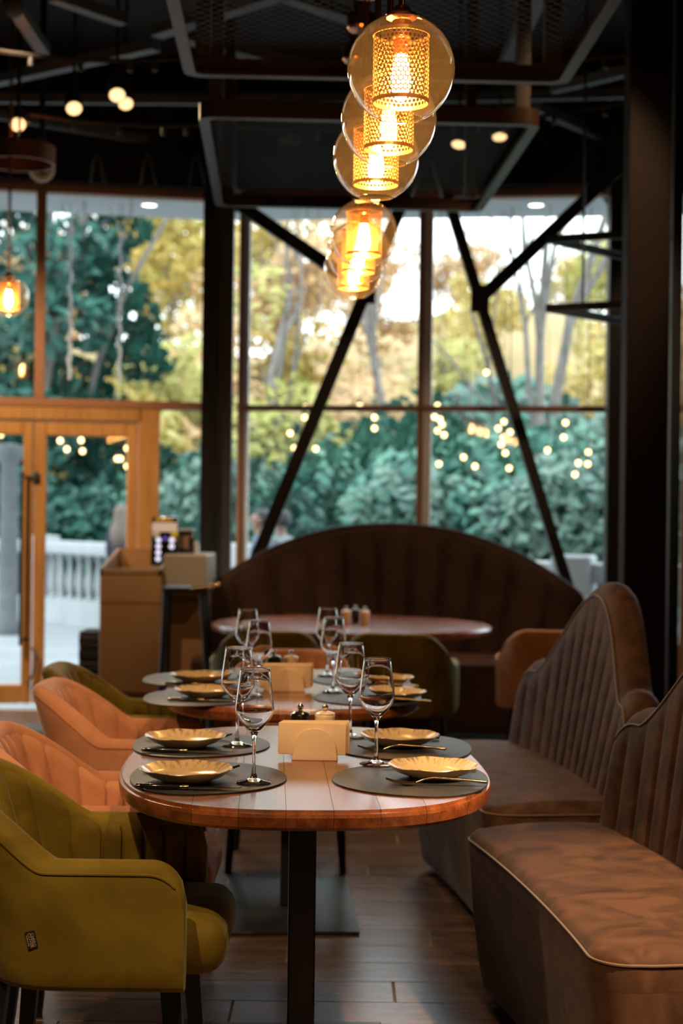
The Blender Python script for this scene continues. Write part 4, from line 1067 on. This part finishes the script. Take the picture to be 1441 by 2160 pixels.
q = at(594, 1100, 14.4); person('person in a pale grey jacket beside the blue-grey one, behind the brace', q.x, 14.4, PI*0.8, 1.41, JACKW, TRS, SKIN, HAIRD, False, 0.3)

# vegetation
def leafmat(name, c1, c2):
    m = noisy(name, c1, c2, 0.9, 0.6, 3, rnd=True, lo=0.38, hi=0.62)
    geo_ = nd(m, 'ShaderNodeTexNoise'); return m
YEL = leafmat('gold_leaves', (0.50, 0.36, 0.10), (0.44, 0.39, 0.12)); TAN = leafmat('tan_leaves', (0.54, 0.33, 0.16), (0.52, 0.38, 0.19))
YGR = leafmat('yellow_green_leaves', (0.33, 0.33, 0.08), (0.44, 0.39, 0.12)); DKG = leafmat('dark_green_needles', (0.011, 0.07, 0.052), (0.024, 0.11, 0.08))
TEAL = leafmat('shrub_leaves', (0.055, 0.175, 0.135), (0.11, 0.25, 0.18)); GRSH = leafmat('grey_green_leaves', (0.085, 0.165, 0.14), (0.14, 0.225, 0.175))
BARK = noisy('bark', (0.15, 0.13, 0.115), (0.21, 0.19, 0.18), 8, 0.9); HILLM = noisy('hillside_litter', (0.42, 0.29, 0.15), (0.36, 0.29, 0.13), 0.6, 0.9)
def crown(rng, blobs, n, size, mtl, name):
    m = MB(); tot = sum(b[3]**2 for b in blobs)
    for bx, by, bz, br, fl in blobs:
        for _ in range(int(n*br*br/tot)):
            d = Vector((rng.gauss(0,1), rng.gauss(0,1), rng.gauss(0,1))).normalized()*br*rng.uniform(0.55, 1.0)**0.5
            c = Vector((bx+d.x, by+d.y, bz+d.z*fl)); s_ = size*rng.uniform(0.6, 1.3)
            u = Vector((rng.gauss(0,1), rng.gauss(0,1), rng.gauss(0,1))).normalized(); w = u.orthogonal().normalized()
            m.add([c-u*s_, c+w*s_*0.6, c+u*s_, c-w*s_*0.6], [(0,1,2,3)])
    return m.mesh(name, mtl, recalc=False)
def branches(rng, h, r, spread, nb, lvl=2):
    m = MB()
    def grow(p, d, L, r_, l):
        P = [p]; q = p.copy(); dd = d.copy()
        for _ in range(4):
            dd = (dd+Vector((rng.gauss(0,.12), rng.gauss(0,.12), rng.gauss(0,.05)))).normalized(); q = q+dd*L/4; P.append(q.copy())
        m.tube(P, [r_, r_*.85, r_*.7, r_*.55, r_*.4], 6)
        if l > 0:
            for _ in range(nb):
                k = rng.uniform(0.4, 1.0); b = P[min(4, int(k*4))]
                grow(b, (dd+Vector((rng.gauss(0, spread), rng.gauss(0, spread), rng.uniform(0.1, 0.6)))).normalized(), L*rng.uniform(0.4, 0.65), r_*0.45, l-1)
    grow(Vector((0,0,0)), Vector((0,0,1)), h, r, lvl)
    return m.mesh('trunk', BARK, True, recalc=False)
rng = random.Random(3)
def tree_kind(mtl, h, cr_, n, size, nblob, low=0.35):
    blobs = []
    for _ in range(nblob):
        a = rng.uniform(0, 2*PI); q = rng.uniform(0, 1)**0.6; z = rng.uniform(low, 0.95)
        rr = cr_*(1-abs(z-0.6)*1.1)
        blobs.append((rr*q*math.cos(a), rr*q*math.sin(a), z*h, cr_*rng.uniform(0.35, 0.55), 0.8))
    return crown(rng, blobs, n, size, mtl, 'foliage'), branches(rng, h*0.75, h*0.022, 0.6, 4, 2)
def plant(name, label, cat, kind, x, y, z, s, grp=None):
    t = thing(name, label, cat, (x, y, z), rng.uniform(0, 6), grp); t.scale = (s,)*3
    f = obj('foliage', kind[0], t); f['kind'] = 'stuff'
    if kind[1]: obj('trunk', kind[1], t)
    return t
# hillside rising beyond the terrace
rows = []
def hill_z(x, y):
    k = sstep((y-25)/30); return -1.5 + k*(8.7+1.3*math.sin(x*0.16+0.6)+0.8*math.sin(x*0.37+y*0.1)) - 0.12*max(0, x-1)*k
for j in range(40):
    y = 25.5+j*1.6; rows.append([(x_*1.8, y, hill_z(x_*1.8, y)+0.15*math.sin(x_*3.1+j*2.7)) for x_ in range(-26, 27)])
hm = MB(); hm.grid(rows); tag(hm.build('hillside', HILLM, None, True, recalc=False), kind='structure')
KY, KT, KG = tree_kind(YEL, 6, 2.3, 3200, 0.15, 16), tree_kind(TAN, 6, 2.4, 3200, 0.15, 16), tree_kind(YGR, 6, 2.2, 3200, 0.15, 16)
KIND = {'y': (KY, 'golden yellow autumn tree in the woods on the hillside', 'golden trees on the hillside'), 't': (KT, 'tan orange autumn tree in the woods on the hillside', 'tan trees on the hillside'), 'g': (KG, 'yellow-green tree in the woods on the hillside', 'yellow-green trees on the hillside')}
seq = 'tygtytgyttygytgtyt'
i = 0
for y, step, off in ((30, 2.9, 0), (37, 3.0, 1.3), (46, 3.3, 0.4), (57, 3.6, 1.7)):
    hw = y*0.245+1.5; x = -hw+off
    while x < hw:
        kd = KIND[seq[i % len(seq)]]; i += 1
        xx, yy = x+rng.uniform(-.7, .7), y+rng.uniform(-2, 2)
        plant('autumn_tree', kd[1], 'tree', kd[0], xx, yy, hill_z(xx, yy)-0.2, rng.uniform(0.72, 0.98)*((0.62 if yy > 40 else 0.75) if xx > 1.0 else 1.0), kd[2]); x += step
# dark conifers on the left
blobs = []
for k in range(26):
    z = 0.8+k*0.42; r_ = 2.3*(1-k/30); a = rng.uniform(0, 6.28)
    blobs.append((0.55*r_*math.cos(a), 0.55*r_*math.sin(a), z, 0.45*r_+0.25, 0.55))
KP = (crown(rng, blobs, 5200, 0.15, DKG, 'foliage'), branches(rng, 10.5, 0.16, 0.9, 6, 1))
q = at(60, 700, 23.5); plant('conifer', 'tall dark green conifer outside the left window', 'tree', KP, q.x, 23.5, -0.6, 0.95)
q = at(215, 700, 24.5); plant('conifer', 'dark conifer with sky showing through, right of the tallest one', 'tree', KP, q.x, 24.5, -1.6, 0.80)
q = at(-150, 700, 25); plant('conifer', 'dark conifer at the far left beyond the doors', 'tree', KP, q.x, 25, -0.8, 1.0)
# shrubs behind the balustrade
def shrub_kind(mtl, n=3000):
    blobs = [(rng.uniform(-1, 1), rng.uniform(-.7, .7), rng.uniform(0.3, 2.0), rng.uniform(0.5, 0.85), 0.85) for _ in range(12)]
    return crown(rng, blobs, n, 0.085, mtl, 'foliage'), branches(rng, 1.8, 0.05, 0.8, 4, 1)
SH = {'d': (shrub_kind(DKG), 'dark green shrub behind the balustrade', 'dark shrubs behind the balustrade'), 't': (shrub_kind(TEAL), 'blue-green leafy shrub behind the balustrade', 'blue-green shrubs behind the balustrade'), 's': (shrub_kind(GRSH), 'grey-green shrub behind the balustrade', 'grey-green shrubs behind the balustrade')}
for k, (px, d, c, s_) in enumerate(((30, 23, 'd', 1.0), (110, 22.5, 'd', 1.1), (190, 22.3, 'd', 1.1), (265, 22.6, 'd', 1.05), (345, 22.0, 'd', 1.05), (420, 21, 't', 0.95), (500, 20.5, 's', 1.0), (560, 20, 't', 0.95),
        (625, 19.5, 's', 1.0), (690, 19, 't', 1.05), (760, 18.6, 's', 0.95), (815, 20, 't', 1.35), (870, 18.2, 't', 1.0), (930, 19.5, 't', 1.2), (985, 17.8, 's', 0.95), (1045, 17.5, 't', 0.95), (1110, 17.3, 't', 1.15), (1170, 17.2, 's', 0.9), (1235, 17, 't', 1.0), (1300, 16.8, 's', 1.0), (1390, 16.6, 't', 1.0),
        (340, 25, 'd', 1.2), (470, 24, 't', 1.2), (660, 24, 's', 1.3), (1010, 23, 's', 1.5), (1150, 23, 't', 1.4), (1270, 22, 's', 1.3), (-60, 23, 'd', 1.2))):
    q = at(px, 1000, d); kd = SH[c]
    plant('shrub', kd[1], 'shrub', kd[0], q.x, d, -0.5, s_, kd[2])
# slender bare-branched trees between shrubs and hill
for px, d, s_, lab in ((610, 22, 1.0, 'slender leafy-topped tree left of the window mullion'), (820, 24, 1.05, 'thin bare grey tree just left of the window mullion'), (985, 21, 1.15, 'leaning grey trunk right of the window mullion'), (1130, 20, 1.0, 'ivy-clad tree seen right of the right diagonal brace')):
    q = at(px, 1000, d); t = thing('bare_tree', lab, 'tree', (q.x, d, -0.6))
    obj('trunk', branches(rng, 5.6*s_, 0.10*s_, 0.30, 3, 2), t)
    if px in (610, 1130):
        f = obj('foliage', crown(rng, [(rng.uniform(-.8, .8), rng.uniform(-.6, .6), rng.uniform(1.6, 5.2 if px == 610 else 3.6), 0.5, 1) for _ in range(9)], 1100 if px == 610 else 420, 0.09, YGR if px == 610 else TEAL, 'foliage'), t); f['kind'] = 'stuff'
    if px == 985: t.rotation_euler.y = 0.14
